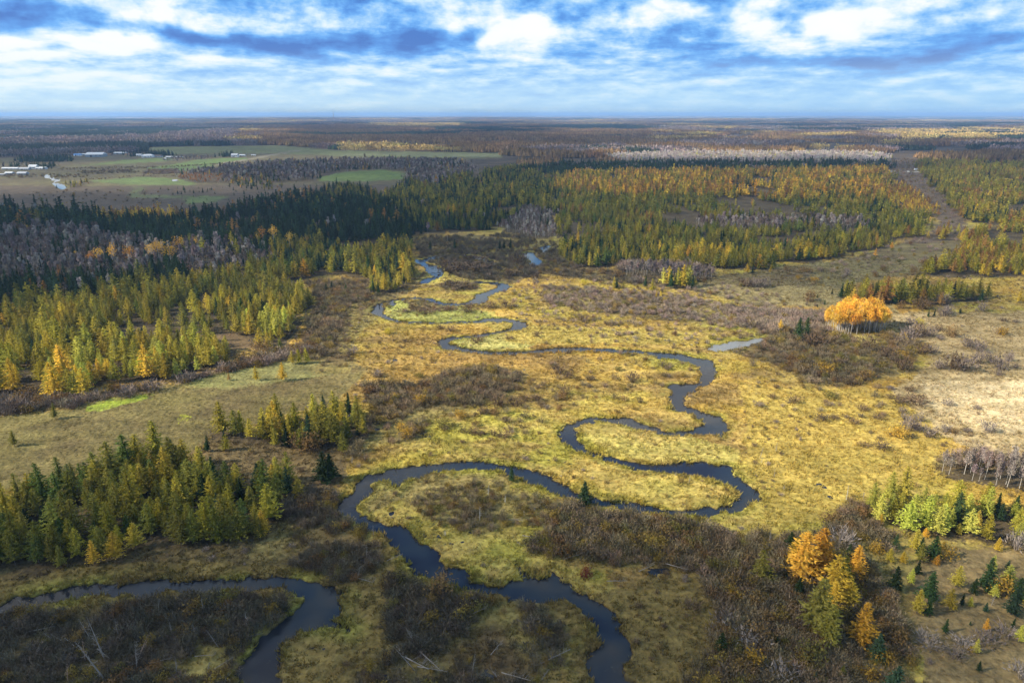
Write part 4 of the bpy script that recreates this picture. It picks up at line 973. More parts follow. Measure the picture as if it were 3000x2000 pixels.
# trees placed one by one: (kind, u, v, height on the sheet, tint name)
def one(kind, u, v, hv, tn, zone=-1):
    x, y = at(u, v)
    if isinstance(tn, str): col = {'larch': TINT, 'spruce': spruce_t, 'aspen': aspen_t, 'golden': gold_t}[kind][tn]
    rec['x'].append(np.array([x])); rec['y'].append(np.array([y])); rec['h'].append(np.array([height_for(u, v, hv)]))
    rec['kind'].append(np.array([kinds_all.index(kind)])); rec['tint'].append(np.array([col])); rec['tn'].append(tn); rec['zone'].append(np.array([zone]))
P3 = [('spruce',700,700,125,'deep green'),('larch',780,900,320,'orange'),('larch',895,850,300,'orange'),('larch',735,790,170,'golden'),('larch',520,900,200,'olive green'),
 ('spruce',572,915,85,'deep green'),('spruce',675,915,70,'dark'),('larch',985,1010,285,'golden'),('larch',985,1090,190,'golden'),('larch',1085,1070,170,'golden'),('larch',1130,880,215,'orange'),
 ('larch',1165,1310,275,'orange'),('larch',862,1210,330,'olive green'),('larch',955,1320,260,'olive green'),('larch',1040,930,200,'olive green'),('spruce',1092,745,95,'deep green'),('spruce',760,990,110,'dark'),
 ('spruce',1392,690,100,'deep green'),('spruce',1385,960,160,'dark'),('larch',1520,700,140,'yellow-green'),('spruce',1640,750,150,'deep green'),('larch',1560,770,120,'olive green'),('spruce',1540,850,95,'dark'),
 ('spruce',1610,1030,195,'deep green'),('larch',1752,1080,135,'yellow-green'),('larch',1790,935,140,'yellow-green'),('spruce',1990,950,205,'deep green'),('spruce',1905,975,100,'deep green'),('spruce',1610,1122,115,'deep green'),
 ('spruce',1828,1062,85,'deep green'),('spruce',2152,1122,185,'blue-green'),('spruce',2190,1030,150,'deep green'),('spruce',1985,1100,62,'blue-green'),('larch',1988,1225,85,'orange'),('spruce',1718,1240,95,'deep green'),('spruce',2160,1212,70,'deep green'),
 ('spruce',250,1375,135,'deep green'),('spruce',1268,1400,160,'blue-green'),('spruce',1378,1640,190,'blue-green'),('spruce',866,1565,75,'blue-green'),('larch',1040,1535,85,'olive green'),('larch',2062,700,90,'golden'),('larch',1590,615,62,'orange'),
 ('spruce',1885,1190,28,'deep green'),('spruce',1815,1410,38,'deep green'),('larch',1665,790,70,'orange'),('larch',1295,530,75,'golden'),('larch',2220,510,70,'orange'),('larch',1350,770,90,'yellow-green'),('larch',1440,780,80,'golden'),
 ('spruce',600,1120,50,'dark'),('spruce',620,1330,60,'dark')]
for k, X, Y, hX, tn in P3: one(k, 1568+X/2.857, 1019+Y/2.857, hX/2.857, tn)
for k, u, v, hv, tn in [('larch',127,962,36,'olive green'),('larch',33,1024,37,'olive green'),('larch',590,874,34,'golden'),('larch',650,874,42,'golden'),('larch',527,874,16,'rusty brown'),
  ('larch',672,836,30,'yellow-green'),('larch',688,835,34,'yellow-green'),('larch',706,834,36,'yellow-green'),('spruce',744,1108,70,'dark'),('spruce',760,1104,62,'deep green'),('larch',790,1040,50,'olive green'),
  ('larch',630,1110,45,'golden'),('larch',685,1145,52,'yellow-green'),('larch',606,1230,60,'golden'),('larch',217,1296,55,'golden'),('larch',268,1282,62,'golden'),('larch',140,1303,50,'olive green'),('spruce',170,1255,55,'deep green'),
  ('spruce',476,1038,38,'deep green'),('larch',520,1035,38,'yellow-green'),('spruce',1176,1106,36,'deep green'),('spruce',1342,1160,54,'dark'),
  ('spruce',1834,781,52,'deep green'),('spruce',1852,774,46,'deep green'),('larch',1790,763,30,'golden'),('spruce',2132,728,18,'deep green'),('spruce',2145,727,17,'dark'),('spruce',2205,720,14,'dark'),
  ('spruce',1877,685,11,'deep green'),('spruce',1894,699,12,'deep green'),('spruce',1877,705,8,'deep green'),('spruce',1911,676,13,'dark'),('larch',2338,696,34,'golden'),('larch',2110,700,12,'golden'),
  ('spruce',1416,663,25,'deep green'),('larch',1411,662,26,'yellow-green'),('larch',1498,672,32,'yellow-green'),('spruce',1482,658,24,'deep green'),('larch',1507,682,14,'golden'),('larch',1517,682,15,'golden'),
  ('spruce',988,576,22,'dark'),('spruce',1045,575,26,'dark'),('spruce',1148,573,22,'dark'),('spruce',1158,573,22,'dark'),('spruce',1172,572,24,'dark'),('spruce',795,668,18,'deep green'),('spruce',750,668,20,'deep green'),('spruce',762,668,22,'dark'),
  ('spruce',858,675,34,'deep green'),('spruce',870,678,30,'deep green'),('larch',884,672,44,'golden'),('larch',905,668,30,'yellow-green'),('larch',864,622,40,'yellow-green'),('larch',703,638,44,'orange'),
  ('spruce',82,480,32,'dark'),('spruce',143,492,40,'dark'),('spruce',175,492,44,'dark'),('spruce',135,490,34,'dark'),('spruce',28,480,34,'dark'),('spruce',15,478,32,'dark'),
  ('larch',1716,626,22,'golden'),('spruce',1728,628,20,'dark'),('larch',1768,628,18,'golden'),('larch',1682,612,16,'orange'),('larch',2010,588,18,'orange'),('larch',2048,571,16,'orange'),('larch',2212,546,14,'orange'),
  ('larch',2134,512,14,'orange'),('larch',1958,690,30,'golden'),('larch',1998,702,26,'golden'),('larch',1950,696,22,'golden'),('spruce',1931,684,34,'dark'),('spruce',1943,686,36,'dark')]:
    one(k, u, v, hv, tn)
for u, v, hv, tn in [(1130,470,24,'golden'),(230,618,50,'golden'),(262,620,62,'golden'),(300,622,60,'orange'),(352,612,52,'golden'),(368,608,58,'golden'),(396,625,68,'golden'),(376,600,48,'golden'),(415,600,60,'golden'),
   (210,618,40,'orange'),(630,566,48,'golden'),(607,570,48,'orange'),(668,580,46,'golden'),(705,575,34,'orange'),(15,520,28,'golden'),(86,510,26,'golden'),(100,510,22,'golden'),(1028,556,26,'golden'),(456,578,34,'golden'),
   (682,458,26,'golden'),(692,460,28,'golden'),(715,466,28,'golden'),(645,455,22,'golden'),(905,475,20,'golden'),(795,490,24,'golden'),(940,492,20,'golden'),(680,398,18,'orange'),(697,395,20,'orange'),(650,413,18,'orange'),
   (1672,362,10,'golden'),(1797,364,12,'golden'),(1870,364,9,'orange')]:
    one('golden', u, v, hv*1.12, tn)
# the golden aspen clump on the right meadow
clump = len(ZONES); ZONES_PHRASE = [z[6] for z in ZONES]+['domed golden aspen clump']
for q in range(105):
    a = rng.uniform(0, 6.283); rr = math.sqrt(rng.random())
    u = 1967+rr*math.cos(a)*76; v = 757+rr*math.sin(a)*13
    dome = 1-.42*(abs(u-1967)/80)**2.2
    one('golden', u, v, 68*dome*rng.uniform(.86, 1.05)*(1 if v < 768 else .85), ['golden', 'golden', 'orange', 'pale yellow'][int(rng.integers(0, 4))], clump)
X = np.concatenate(rec['x']); Y = np.concatenate(rec['y']); HH = np.concatenate(rec['h']); KK = np.concatenate(rec['kind'])
TT = np.concatenate(rec['tint']); ZN = np.concatenate(rec['zone']); TN = np.array(rec['tn'])
TT = TT*np.array([1.75, 1.45, 1.1, 1.2])[KK][:, None]*rng.uniform(.62, 1.34, (len(X), 1))*rng.uniform(.93, 1.07, (len(X), 3))
U, V_ = to_uv(X, Y); top = to_uv(X, Y, HH)[1]
APP = (V_-top)
WF = np.where((ZN < 0) & ((KK == 1) | (KK == 3)), np.where(KK == 3, 1.0, 1.3), np.where((ZN < 0) & (V_ > 1180) & (U > 1700), 1.25, 1.0))
ROT = rng.uniform(0, 6.283, len(X)); VAR = rng.integers(0, 10000, len(X))
Rr = np.hypot(X, Y)
print('trees planted', len(X), {k: int((KK == i).sum()) for i, k in enumerate(kinds_all)})
inview = (U > -20) & (U < 2372) & (top < 1568) & (V_ > 0)
solo = np.zeros(len(X), bool)
for k in range(4):
    idx = np.nonzero((KK == k) & inview)[0]
    idx = idx[np.argsort(-APP[idx])][:[300, 290, 170, 170][k]]
    idx = idx[APP[idx] > 9]
    solo[idx] = True

# ------------------------------------------------------------------ words that single each plant out
ORD_X = ['twenty-first', 'twenty-second', 'twenty-third', 'twenty-fourth', 'twenty-fifth', 'twenty-sixth', 'twenty-seventh', 'twenty-eighth', 'twenty-ninth', 'thirtieth', 'thirty-first', 'thirty-second']
ORD = ['', 'first', 'second', 'third', 'fourth', 'fifth', 'sixth', 'seventh', 'eighth', 'ninth', 'tenth', 'eleventh', 'twelfth', 'thirteenth', 'fourteenth', 'fifteenth', 'sixteenth', 'seventeenth', 'eighteenth', 'nineteenth', 'twentieth']+ORD_X
NUM = ['', 'one', 'two', 'three', 'four', 'five', 'six', 'seven', 'eight', 'nine', 'ten', 'eleven', 'twelve', 'thirteen', 'fourteen', 'fifteen', 'sixteen']
PLACES = [((-200,1360,600,1800), 'in brush inside the lower left bend'), ((560,1120,900,1360), 'in dark scrub left of the river'), ((600,1360,1420,1800), 'in brush below the big river loop'),
 ((880,1060,1420,1345), 'inside the big river loop'), ((1400,1290,1700,1800), 'on tawny ground beside the dark outflow'), ((1700,1180,2090,1520), 'in the orange larch cluster'), ((1420,1520,2100,1800), 'at the bottom edge of the brush'),
 ((2050,1180,2500,1380), 'below the sunlit right stand'), ((2050,1380,2500,1800), 'on the lower right pasture'), ((1560,1400,2090,1800), 'in brush under the orange larches'), ((1400,1150,1800,1400), 'in scrub right of the big loop'),
 ((-200,930,500,1080), 'on the left meadow'), ((-200,1080,800,1400), 'near the still river arm'), ((480,830,900,1120), 'by the end of the meadow'), ((820,830,1300,1110), 'in the central scrub'),
 ((1300,940,1800,1190), 'beside the hairpin bend'), ((1250,790,1700,940), 'in marsh by the long reach'), ((1700,600,1900,800), 'by the purple scrub and pond'), ((1880,640,2090,800), 'around the golden aspen clump'),
 ((2090,640,2500,860), 'on the straw field, upper part'), ((1700,800,2150,1000), 'in the reddish scrub'), ((2100,860,2500,1080), 'on the pale straw field'), ((1780,1000,2500,1180), 'on marsh right of the river'),
 ((1380,600,1700,700), 'on the upper meadow edge'), ((640,600,980,860), 'near the narrow upper bends'), ((940,530,1380,700), 'among the upper pools'), ((880,690,1700,840), 'by the middle bends'),
 ((-200,440,700,700), 'in the dark left forest'), ((560,380,1380,560), 'in the central forest'), ((1380,330,2060,640), 'by the great right forest'), ((2000,330,2500,720), 'beyond the cleared strip'), ((-200,300,700,440), 'by the far farms')]
def place_of(u, v):
    for (a, b, c, d), s in PLACES:
        if a <= u <= c and b <= v <= d: return s
    return 'out on the open marsh'
def label_all(items):
    """items: list of dict(u,v,size,tint,noun,zone) -> label, group"""
    groups = {}
    for it in items:
        z = it['zone']
        if z >= 0:
            zz = [i for i in items if i['zone'] == z]
            it['where'] = None
        groups.setdefault(z, []).append(it)
    for z, L in groups.items():
        if z >= 0:
            us = np.array([i['u'] for i in L]); vs2 = np.array([i['v'] for i in L])
            u1, u2 = np.quantile(us, [.34, .67]) if len(L) > 5 else (np.inf, np.inf)
            v1, v2 = np.quantile(vs2, [.34, .67]) if len(L) > 5 else (np.inf, np.inf)
            for i in L:
                if len(L) > 5:
                    c = 'left' if i['u'] < u1 else ('centre' if i['u'] < u2 else 'right'); rr = 'back' if i['v'] < v1 else ('middle' if i['v'] < v2 else 'front')
                    i['where'] = '%s %s of %s' % (rr, c, ZONES_PHRASE[z].replace(' behind the golden aspens', ' by golden aspens').replace('bare aspens behind the larch forest', 'bare aspens behind the larches'))
                else: i['where'] = 'in the '+ZONES_PHRASE[z]
        else:
            for i in L: i['where'] = place_of(i['u'], i['v'])
    b = {}
    for i in items: b.setdefault((i['size'], i['tint'], i['noun'], i['where']), []).append(i)
    for (s, t, n, wh), L in b.items():
        base = '%s %s %s' % (s, t, n)
        L.sort(key=lambda i: i['u'])
        for q, i in enumerate(L):
            if len(L) == 1: i['label'] = '%s, %s' % (base, wh)
            elif len(L) == 2: i['label'] = '%s of two %ss, %s' % (['left', 'right'][q], base, wh)
            elif q+1 < len(ORD): i['label'] = ' '.join(('%s %s from left, %s' % (ORD[q+1], base, wh)).replace(' of the ', ' of ').split()[:16])
            else: i['label'] = '%s far along from left, %s' % (base, wh)
            w_l = i['label'].split()
            while len(w_l) > 16 and ('the' in w_l[4:] or 'of' in w_l[6:]):
                k_ = max(a for a, b_ in enumerate(w_l) if b_ in ('the', 'of')); w_l.pop(k_)
            i['label'] = ' '.join(w_l)
            i['group'] = ('%ss, %s' % (n, wh)).replace(' front', '').replace(' back', '')
items = []
sidx = np.nonzero(solo)[0]
NOUN = ['larch', 'spruce', 'bare aspen', 'leafy aspen']
for i in sidx:
    h = HH[i]; k = KK[i]
    lim = [(6.2, 9), (5.5, 10), (7, 9.5), (8, 11)][k]
    s = 'small' if h < lim[0] else ('medium' if h < lim[1] else 'tall')
    items.append(dict(u=U[i], v=V_[i], size=s, tint=TN[i], noun=NOUN[k], zone=int(ZN[i]), i=i))
label_all(items)
lab = {it['i']: it for it in items}
near_mesh = {}
def solo_meshes(kname, lod, q):
    key = (kname, lod, q)
    if key not in near_mesh:
        sets, m0, m1 = KINDS_[kname]; tr, cr = sets[lod][q]
        near_mesh[key] = (one_mat(kname+'_trunk', tr, m0), one_mat(kname+'_crown', cr, m1))
    return near_mesh[key]
TREE_NAME = ['larch_tree', 'spruce_tree', 'bare_aspen_tree', 'leafy_aspen_tree']
CATN = ['larch', 'spruce', 'aspen', 'aspen']
def lod_of(r): return 0 if r < 300 else (1 if r < 560 else 2)
def gz(x, y):
    a = np.atleast_1d(x).astype(float); b = np.atleast_1d(y).astype(float)
    return land_height(a, b, river_sd(a, b))
GZ = np.where(Rr < 1500, 0, 0.0); GZ = GZ.astype(float)
for s in range(0, len(X), 20000):
    GZ[s:s+20000] = np.clip(gz(X[s:s+20000], Y[s:s+20000]), -.2, 60)
for i in sidx:
    kn = kinds_all[KK[i]]; lod = lod_of(Rr[i]); nv = len(KINDS_[kn][0][lod])
    tm, cm = solo_meshes(kn, lod, int(VAR[i] % nv))
    e = bpy.data.objects.new(TREE_NAME[KK[i]], None); SC.collection.objects.link(e)
    e.location = (X[i], Y[i], GZ[i]); e.rotation_euler = (rng.normal(0, .02), rng.normal(0, .02), ROT[i]); s = HH[i]/10
    wd = s*rng.uniform(.98, 1.38)*WF[i]; e.scale = (wd, wd, s); e.empty_display_size = .5
    e['label'] = lab[i]['label']; e['category'] = CATN[KK[i]]; e['group'] = lab[i]['group']
    t = link('trunk', tm, e); c = link('crown', cm, e)
    c['tint'] = [float(TT[i][0]), float(TT[i][1]), float(TT[i][2]), 1.0]
    t['tint'] = c['tint']
names = {'larch': ('larch_forest', 'larch woods turning gold across the plain'), 'spruce': ('spruce_forest', 'dark spruce forest behind the marsh'),
         'aspen': ('aspen_wood', 'leafless mauve-grey aspen woods'), 'golden': ('golden_aspen_wood', 'yellow aspens scattered through the far woods')}
for k, kn in enumerate(kinds_all):
    idx = np.nonzero((KK == k) & ~solo)[0]
    if not len(idx): continue
    meshes = []; base = []
    sets, m0, m1 = KINDS_[kn]
    for lod in range(3):
        base.append(len(meshes))
        for tr, cr in sets[lod]: meshes.append(two_mats('%s_form_%d' % (kn, len(meshes)), tr, cr, m0, m1))
    lod = np.where(Rr[idx] < 300, 0, np.where(Rr[idx] < 560, 1, 2))
    pick = np.array([base[l]+VAR[i] % len(sets[l]) for l, i in zip(lod, idx)])
    s = HH[idx]/10; wd = s*rng.uniform(.98, 1.35, len(idx))
    # past the near woods each instanced crown stands a touch fuller, to keep the canopy closed
    wd = wd*np.where(lod == 2, 1.22, np.where(lod == 1, 1.10, 1.0))
    scatter_object(names[kn][0], names[kn][1], np.column_stack([X[idx], Y[idx], GZ[idx]]),
                   np.column_stack([rng.normal(0, .03, len(idx)), rng.normal(0, .03, len(idx)), ROT[idx]]),
                   np.column_stack([wd, wd, s]), pick, TT[idx], meshes)

# ------------------------------------------------------------------ the woods that run on to the horizon
def far_woods(name, label, r0, r1, cell, meshes_by):
    n_c = int(2*r1/cell)+2
    xs = (np.arange(n_c)-n_c/2)*cell; ys = np.arange(r0*.7, r1, cell)
    gx, gy = np.meshgrid(xs, ys); x = gx.ravel()+rng.uniform(-.2, .2, gx.size)*cell; y = gy.ravel()+rng.uniform(-.2, .2, gx.size)*cell
    r = np.hypot(x, y); m = (r > r0) & (r < r1) & (np.abs(np.arctan2(x, y)) < math.radians(46))
    x, y, r = x[m], y[m], r[m]
    u, v = to_uv(x, y)
    ok = np.ones(len(x), bool)
    for sx, sy in ((0, 0), (.45, 0), (-.45, 0), (0, .45), (0, -.45)):
        uu, vv = to_uv(x+sx*cell, y+sy*cell)
        z = zone_at(uu, vv); ok &= (z < 0)
        for poly, a, b in GROUND[FARM:]: ok &= ~pip(uu, vv, poly)
        ok &= ~pip(uu, vv, GROUND[9][0])
        ok &= vv < 385
    ok &= ~((u > 2040) & (u < 2125) & (v > 350))
    x, y = x[ok], y[ok]
    k, q = far_kind(x, y)
    dens = fbm(x, y, 300, 351, 3); kp = dens > .36; x, y, k = x[kp], y[kp], k[kp]
    tint = FARC[k]*rng.uniform(.75, 1.25, (len(x), 1))*rng.uniform(.93, 1.07, (len(x), 3))
    base = [0]; meshes = []
    for L in meshes_by: meshes += L; base.append(len(meshes))
    grp = np.array([0, 1, 0, 1])[k]
    pick = np.array([base[g]+rng.integers(0, len(meshes_by[g])) for g in grp])
    z = gz(x, y)
    rot = np.zeros((len(x), 3)); rot[:, 2] = rng.uniform(0, 6.283, len(x))
    sc = np.ones((len(x), 3)); sc[:, 2] = rng.uniform(.85, 1.2, len(x)); sc[:, :2] = 1.18
    print(name, len(x))
    scatter_object(name, label, np.column_stack([x, y, z]), rot, sc, pick, tint, meshes)
PC = [one_mat('conifer_patch', patch(900+i, 30, 49, 'cone', (7.5, 13)), M_leaf) for i in range(4)]
PA = [one_mat('aspen_patch', patch(920+i, 30, 49, 'round', (7.5, 12)), M_twig) for i in range(4)]
far_woods('distant_forest', 'mixed autumn forest running towards the horizon', 1050, 4200, 30, [PC, PA])
PC2 = [one_mat('conifer_tract', patch(940+i, 95, 121, 'cone', (9, 16)), M_leaf) for i in range(3)]
PA2 = [one_mat('aspen_tract', patch(960+i, 95, 121, 'round', (9, 14)), M_twig) for i in range(3)]
far_woods('horizon_forest', 'hazy blue forest along the horizon', 4200, 11000, 95, [PC2, PA2])
# ------------------------------------------------------------------ brush and bushes
bm_bare = [one_mat('bush_form', s, M_twig) for s in BUSH_BARE]
bm_leaf = [one_mat('leafy_bush_form', s, M_leaf) for s in BUSH_LEAF]
bx, by, bh, bc, bk, bz = [], [], [], [], [], []
leaf_cols = np.array([(.22,.155,.040), (.185,.125,.045), (.16,.14,.040), (.25,.185,.045), (.18,.105,.045)])
for zi, (zn, poly, sp, hr, col, lf) in enumerate(SHRUBS):
    x, y = grid_points(poly, sp)
    wx, wy = wobble(x, y, .9, 800); u, v = to_uv(wx, wy)
    m = pip(u, v, poly)
    zt = zone_at(u, v); m &= (zt < 0)
    sd = river_sd(x, y, 4.0); m &= sd > (.9 if sp < 2 else 1.5)
    gap = fbm(x, y, 11, 811, 3)
    m &= (gap > (.36 if sp < 4 else .30)) | (rng.random(len(x)) < (.12 if sp < 4 else .3))
    x, y, gap = x[m], y[m], gap[m]; n = len(x)
    if not n: continue
    h = rng.uniform(hr[0], hr[1], n)*np.clip(.55+gap, .6, 1.15)
    lk = rng.random(n) < lf
    c = np.array(col)*rng.uniform(.65, 1.45, (n, 1))*rng.uniform(.92, 1.08, (n, 3))
    c[lk] = leaf_cols[rng.integers(0, 5, lk.sum())]*rng.uniform(.75, 1.2, (lk.sum(), 1))
    bx.append(x); by.append(y); bh.append(h); bc.append(c); bk.append(lk); bz.append(np.full(n, sp))
def tussocks():
    x, y = grid_points([(-650,1740),(-650,640),(3000,640),(3000,1740)], 3.4)
    u, v = to_uv(x, y); r = np.hypot(x, y)
    ok = (v > 560) & (zone_at(u, v) < 0) & (river_sd(x, y, 4.0) > 1.2)
    ok &= rng.random(len(x)) < np.clip((fbm(x, y, 22, 831, 4)-.415)*3.4, .03, .75)
    ok &= ~pip(u, v, GROUND[0][0]); ok &= ~(pip(u, v, GROUND[5][0]) & (rng.random(len(x)) < .8))
    x, y = x[ok], y[ok]; n = len(x)
    pal = np.array([(.17,.12,.07), (.21,.15,.06), (.15,.115,.05), (.26,.19,.055), (.12,.085,.055), (.22,.175,.15)])
    bx.append(x); by.append(y); bh.append(rng.uniform(.35, 1.15, n)**1.3); bc.append(pal[rng.integers(0, 6, n)]*rng.uniform(.8, 1.2, (n, 1)))
    bk.append(rng.random(n) < .35); bz.append(np.full(n, 3.4))
tussocks()
bx, by, bh, bc, bk, bz = [np.concatenate(a) for a in (bx, by, bh, bc, bk, bz)]
# bushes that stand clear, one by one: (u, v, height on the sheet, width factor, leafy, tint word)
LONE = []
def l6(L):
    for X_, Y_b, h_, w_, lf, tn in L: LONE.append((1568+X_/2.857, 548.8+Y_b/2.857, h_/2.857, w_, lf, tn))
def l5(L):
    for X_, Y_b, h_, w_, lf, tn in L: LONE.append((784+X_/2.857, 548.8+Y_b/2.857, h_/2.857, w_, lf, tn))
def l3(L):
    for X_, Y_b, h_, w_, lf, tn in L: LONE.append((1568+X_/2.857, 1019+Y_b/2.857, h_/2.857, w_, lf, tn))
BC = {'grey': (.150,.120,.105), 'brown': (.115,.078,.050), 'golden': (.36,.225,.038), 'rust': (.185,.118,.050), 'olive': (.16,.14,.04), 'red': (.17,.045,.030), 'yellow': (.42,.34,.04), 'pale': (.20,.168,.148), 'dark': (.075,.055,.04)}
l6([(1462,682,95,1,0,'grey'),(1515,640,70,1.2,0,'grey'),(1555,640,75,1.1,0,'brown'),(1620,638,62,1,0,'grey'),(1680,600,40,1,0,'brown'),(1762,642,68,1,0,'rust'),(1690,660,30,1,0,'grey'),(1866,706,56,1,0,'grey'),(1945,735,66,1.2,0,'grey'),(1937,815,92,.6,0,'grey'),
 (2012,800,50,1,0,'grey'),(2085,856,84,1,0,'grey'),(2072,896,36,1,0,'grey'),(2182,852,30,.8,0,'grey'),(1690,850,55,1,0,'grey'),(1770,846,90,1,0,'brown'),(1835,856,85,1.4,0,'grey'),(2135,800,60,.7,0,'grey'),
 (1962,472,52,1,0,'grey'),(1708,502,62,1,0,'grey'),(1740,492,52,1,0,'pale'),(1532,462,62,1.2,1,'rust'),(1592,460,62,1.2,0,'brown'),(1440,456,48,.8,1,'rust'),(1700,425,70,1,0,'grey'),(838,412,64,1,1,'rust'),(1500,560,46,1.3,0,'grey'),
 (1560,555,36,1,1,'yellow'),(2110,632,52,1,1,'golden'),(2072,622,40,1,0,'grey'),(1738,1086,42,1,0,'pale'),(1930,1114,22,1.4,0,'grey'),(1466,1190,44,1,0,'pale'),(1546,1192,52,1,0,'pale'),(1480,1250,74,.9,0,'grey'),(1544,1252,62,.8,0,'grey'),
 (1724,1262,58,.7,0,'pale'),(2005,1265,74,.8,0,'pale'),(1862,1262,28,1,0,'grey'),(1620,1290,56,1.4,0,'grey'),(1780,1275,36,1.3,0,'rust'),(1400,1292,62,1.3,1,'golden'),(1410,1064,34,2.2,0,'brown'),(1528,1076,48,2.0,0,'brown'),(920,1186,32,1.6,0,'dark'),(1000,1182,20,1.5,0,'brown'),
 (1290,1180,32,1.6,0,'brown'),(1120,1212,36,1.2,0,'brown'),(1185,1125,30,1.4,0,'brown'),(1440,1140,40,1,0,'grey'),(1490,1000,28,1.5,0,'brown'),(1360,990,20,1.5,0,'grey'),(950,1042,40,1.3,1,'olive'),(730,1075,46,1,0,'brown'),(590,1045,24,1.4,0,'brown'),(500,1100,30,1.2,0,'grey'),
 (1310,1380,40,1.6,0,'dark'),(1190,1355,24,1.6,0,'brown'),(1060,450,30,1,0,'brown'),(1070,240,40,1,0,'grey'),(690,210,34,1,1,'rust'),(800,225,36,1.6,1,'rust'),(865,280,32,1,1,'golden'),(765,265,26,1.2,1,'golden'),(410,310,56,1.4,0,'brown'),(470,312,60,1.4,0,'grey'),(530,316,55,1.4,0,'grey'),
 (1510,235,45,.8,1,'rust'),(1270,250,30,1,1,'rust'),(1580,165,36,.9,1,'rust'),(1210,722,82,.9,0,'brown'),(868,700,110,1.3,0,'brown'),(820,690,70,1.1,0,'brown'),(1390,690,40,1.6,0,'brown'),(1420,780,44,1.5,1,'golden'),(1565,750,56,1.2,0,'brown'),(1625,745,50,1.1,0,'grey'),
 (1450,852,70,1.5,0,'brown'),(1200,925,50,1.4,1,'rust'),(1100,950,44,1.5,0,'brown'),(905,870,55,1.6,1,'golden'),(1020,830,45,1.6,0,'brown'),(1210,910,40,1.3,1,'golden'),(1340,770,60,1.3,0,'brown'),(2185,550,22,1,0,'grey'),(2100,540,20,1.6,0,'brown')])
l5([(515,1082,52,1.1,1,'golden'),(345,1052,42,1,1,'golden'),(782,1170,46,1,1,'golden'),(395,1242,32,1.2,1,'golden'),(450,1292,62,1,1,'golden'),(670,1232,56,1.3,1,'olive'),(1022,1094,60,1.5,0,'brown'),(1146,1096,50,1.3,0,'brown'),(1462,1020,50,1.1,0,'brown'),(1200,1060,40,1.3,0,'brown'),
 (1905,930,50,1.4,0,'brown'),(1425,882,64,1.1,0,'brown'),(1486,912,40,1.2,0,'brown'),(1840,1056,28,1.6,0,'rust'),(925,1150,52,.9,0,'brown'),(1012,1146,28,1.8,1,'rust'),(1282,642,30,1.2,0,'brown'),(505,912,30,1.3,1,'olive'),(300,620,34,1.2,1,'yellow'),(235,905,44,1.2,0,'grey'),(75,750,50,1,0,'grey'),
 (560,490,36,2.2,0,'brown'),(700,470,30,1.6,0,'brown'),(820,480,36,1.3,0,'brown'),(400,480,26,2,0,'brown'),(770,320,46,2.6,0,'dark'),(700,310,34,2.0,0,'dark'),(850,330,26,1.8,0,'brown'),(1090,450,40,1.8,0,'brown'),(960,450,40,1.8,0,'brown'),(840,450,36,1.8,0,'brown'),
 (740,210,60,3,0,'dark'),(860,215,60,3,0,'dark'),(960,200,40,2,0,'dark'),(1110,240,40,2,0,'dark'),(1160,150,60,1.4,0,'dark'),(880,150,40,3,0,'dark'),(1270,260,30,1.8,0,'dark'),(2120,840,26,2.2,0,'dark'),(1750,560,26,1.8,0,'brown'),(1590,540,36,1.8,0,'brown'),(1540,470,30,1.6,0,'brown'),
 (890,670,34,2.0,0,'brown'),(1100,660,20,1.4,0,'brown'),(650,590,30,1.2,0,'brown'),(715,605,34,1.5,0,'brown'),(1290,1060,36,1,0,'brown'),(1350,1110,28,1,0,'grey'),(1070,1300,46,1.2,0,'brown'),(1000,1290,34,1,0,'brown'),(870,1280,46,1.2,0,'brown'),(910,1290,30,1,0,'brown'),
 (150,1450,40,1,0,'brown'),(1905,408,24,1.2,1,'golden'),(1900,488,22,1,1,'golden'),(1590,300,30,1,1,'yellow'),(1720,230,40,1.1,1,'rust'),(1420,222,30,1.2,1,'golden'),(1640,230,36,1.1,1,'rust'),(1810,250,40,1.4,1,'rust'),(1700,160,30,1,0,'brown'),(1940,290,44,1.6,0,'grey'),(1490,720,26,1.2,0,'brown')])
l3([(550,1190,66,.9,1,'rust'),(450,1472,108,.6,1,'golden'),(840,1425,112,.8,1,'olive'),(475,1068,60,.9,1,'rust'),(405,782,62,.9,1,'rust'),(350,1022,66,.8,1,'golden'),(1225,1525,72,.8,1,'golden'),(1255,700,52,1.1,1,'golden'),(1390,1300,80,1,1,'rust'),(1340,1240,60,1,1,'rust'),(630,780,50,.8,1,'rust'),
 (1040,680,110,1,0,'pale'),(2200,690,90,1,0,'pale'),(1060,490,60,1.2,0,'brown'),(980,520,56,1.3,1,'rust'),(2070,960,90,1,1,'golden'),(1610,1320,66,1.4,0,'pale'),(1990,1300,60,1.4,0,'grey'),(1840,1330,46,1.6,0,'pale'),(2110,1260,50,1.6,0,'grey'),(2230,1530,60,1.4,0,'pale'),(1780,1400,52,1.2,0,'grey'),
 (1700,740,80,1,1,'golden'),(1180,920,60,.8,1,'golden'),(690,1090,50,1.4,1,'rust'),(1300,1430,60,1.2,1,'golden'),(1890,1350,24,1,1,'golden'),(60,1090,60,1.1,0,'brown'),(290,1190,80,1.2,0,'pale'),(440,1330,100,1.1,0,'pale'),(500,1290,90,1,1,'rust'),(640,1560,110,1.1,0,'pale')])
LONE.append((784+1595/2.857, 1019+860/2.857, 17, 1, 1, 'red'))
LONE.append((784+640/2.857, 1019+960/2.857, 36, 1, 1, 'rust'))
LONE += [(70,918,24,1.3,1,'rust'),(55,925,26,1,0,'grey'),(90,930,18,1,1,'rust'),(20,945,44,1,0,'grey'),(195,896,20,1.3,1,'rust'),(425,878,24,1.4,0,'grey'),(292,912,26,1,0,'grey'),(350,897,22,1.6,0,'grey'),(692,1030,32,1,1,'rust'),(722,1038,34,1,1,'rust'),(600,812,28,1,1,'rust')]
bitems = []
bush_solo = []
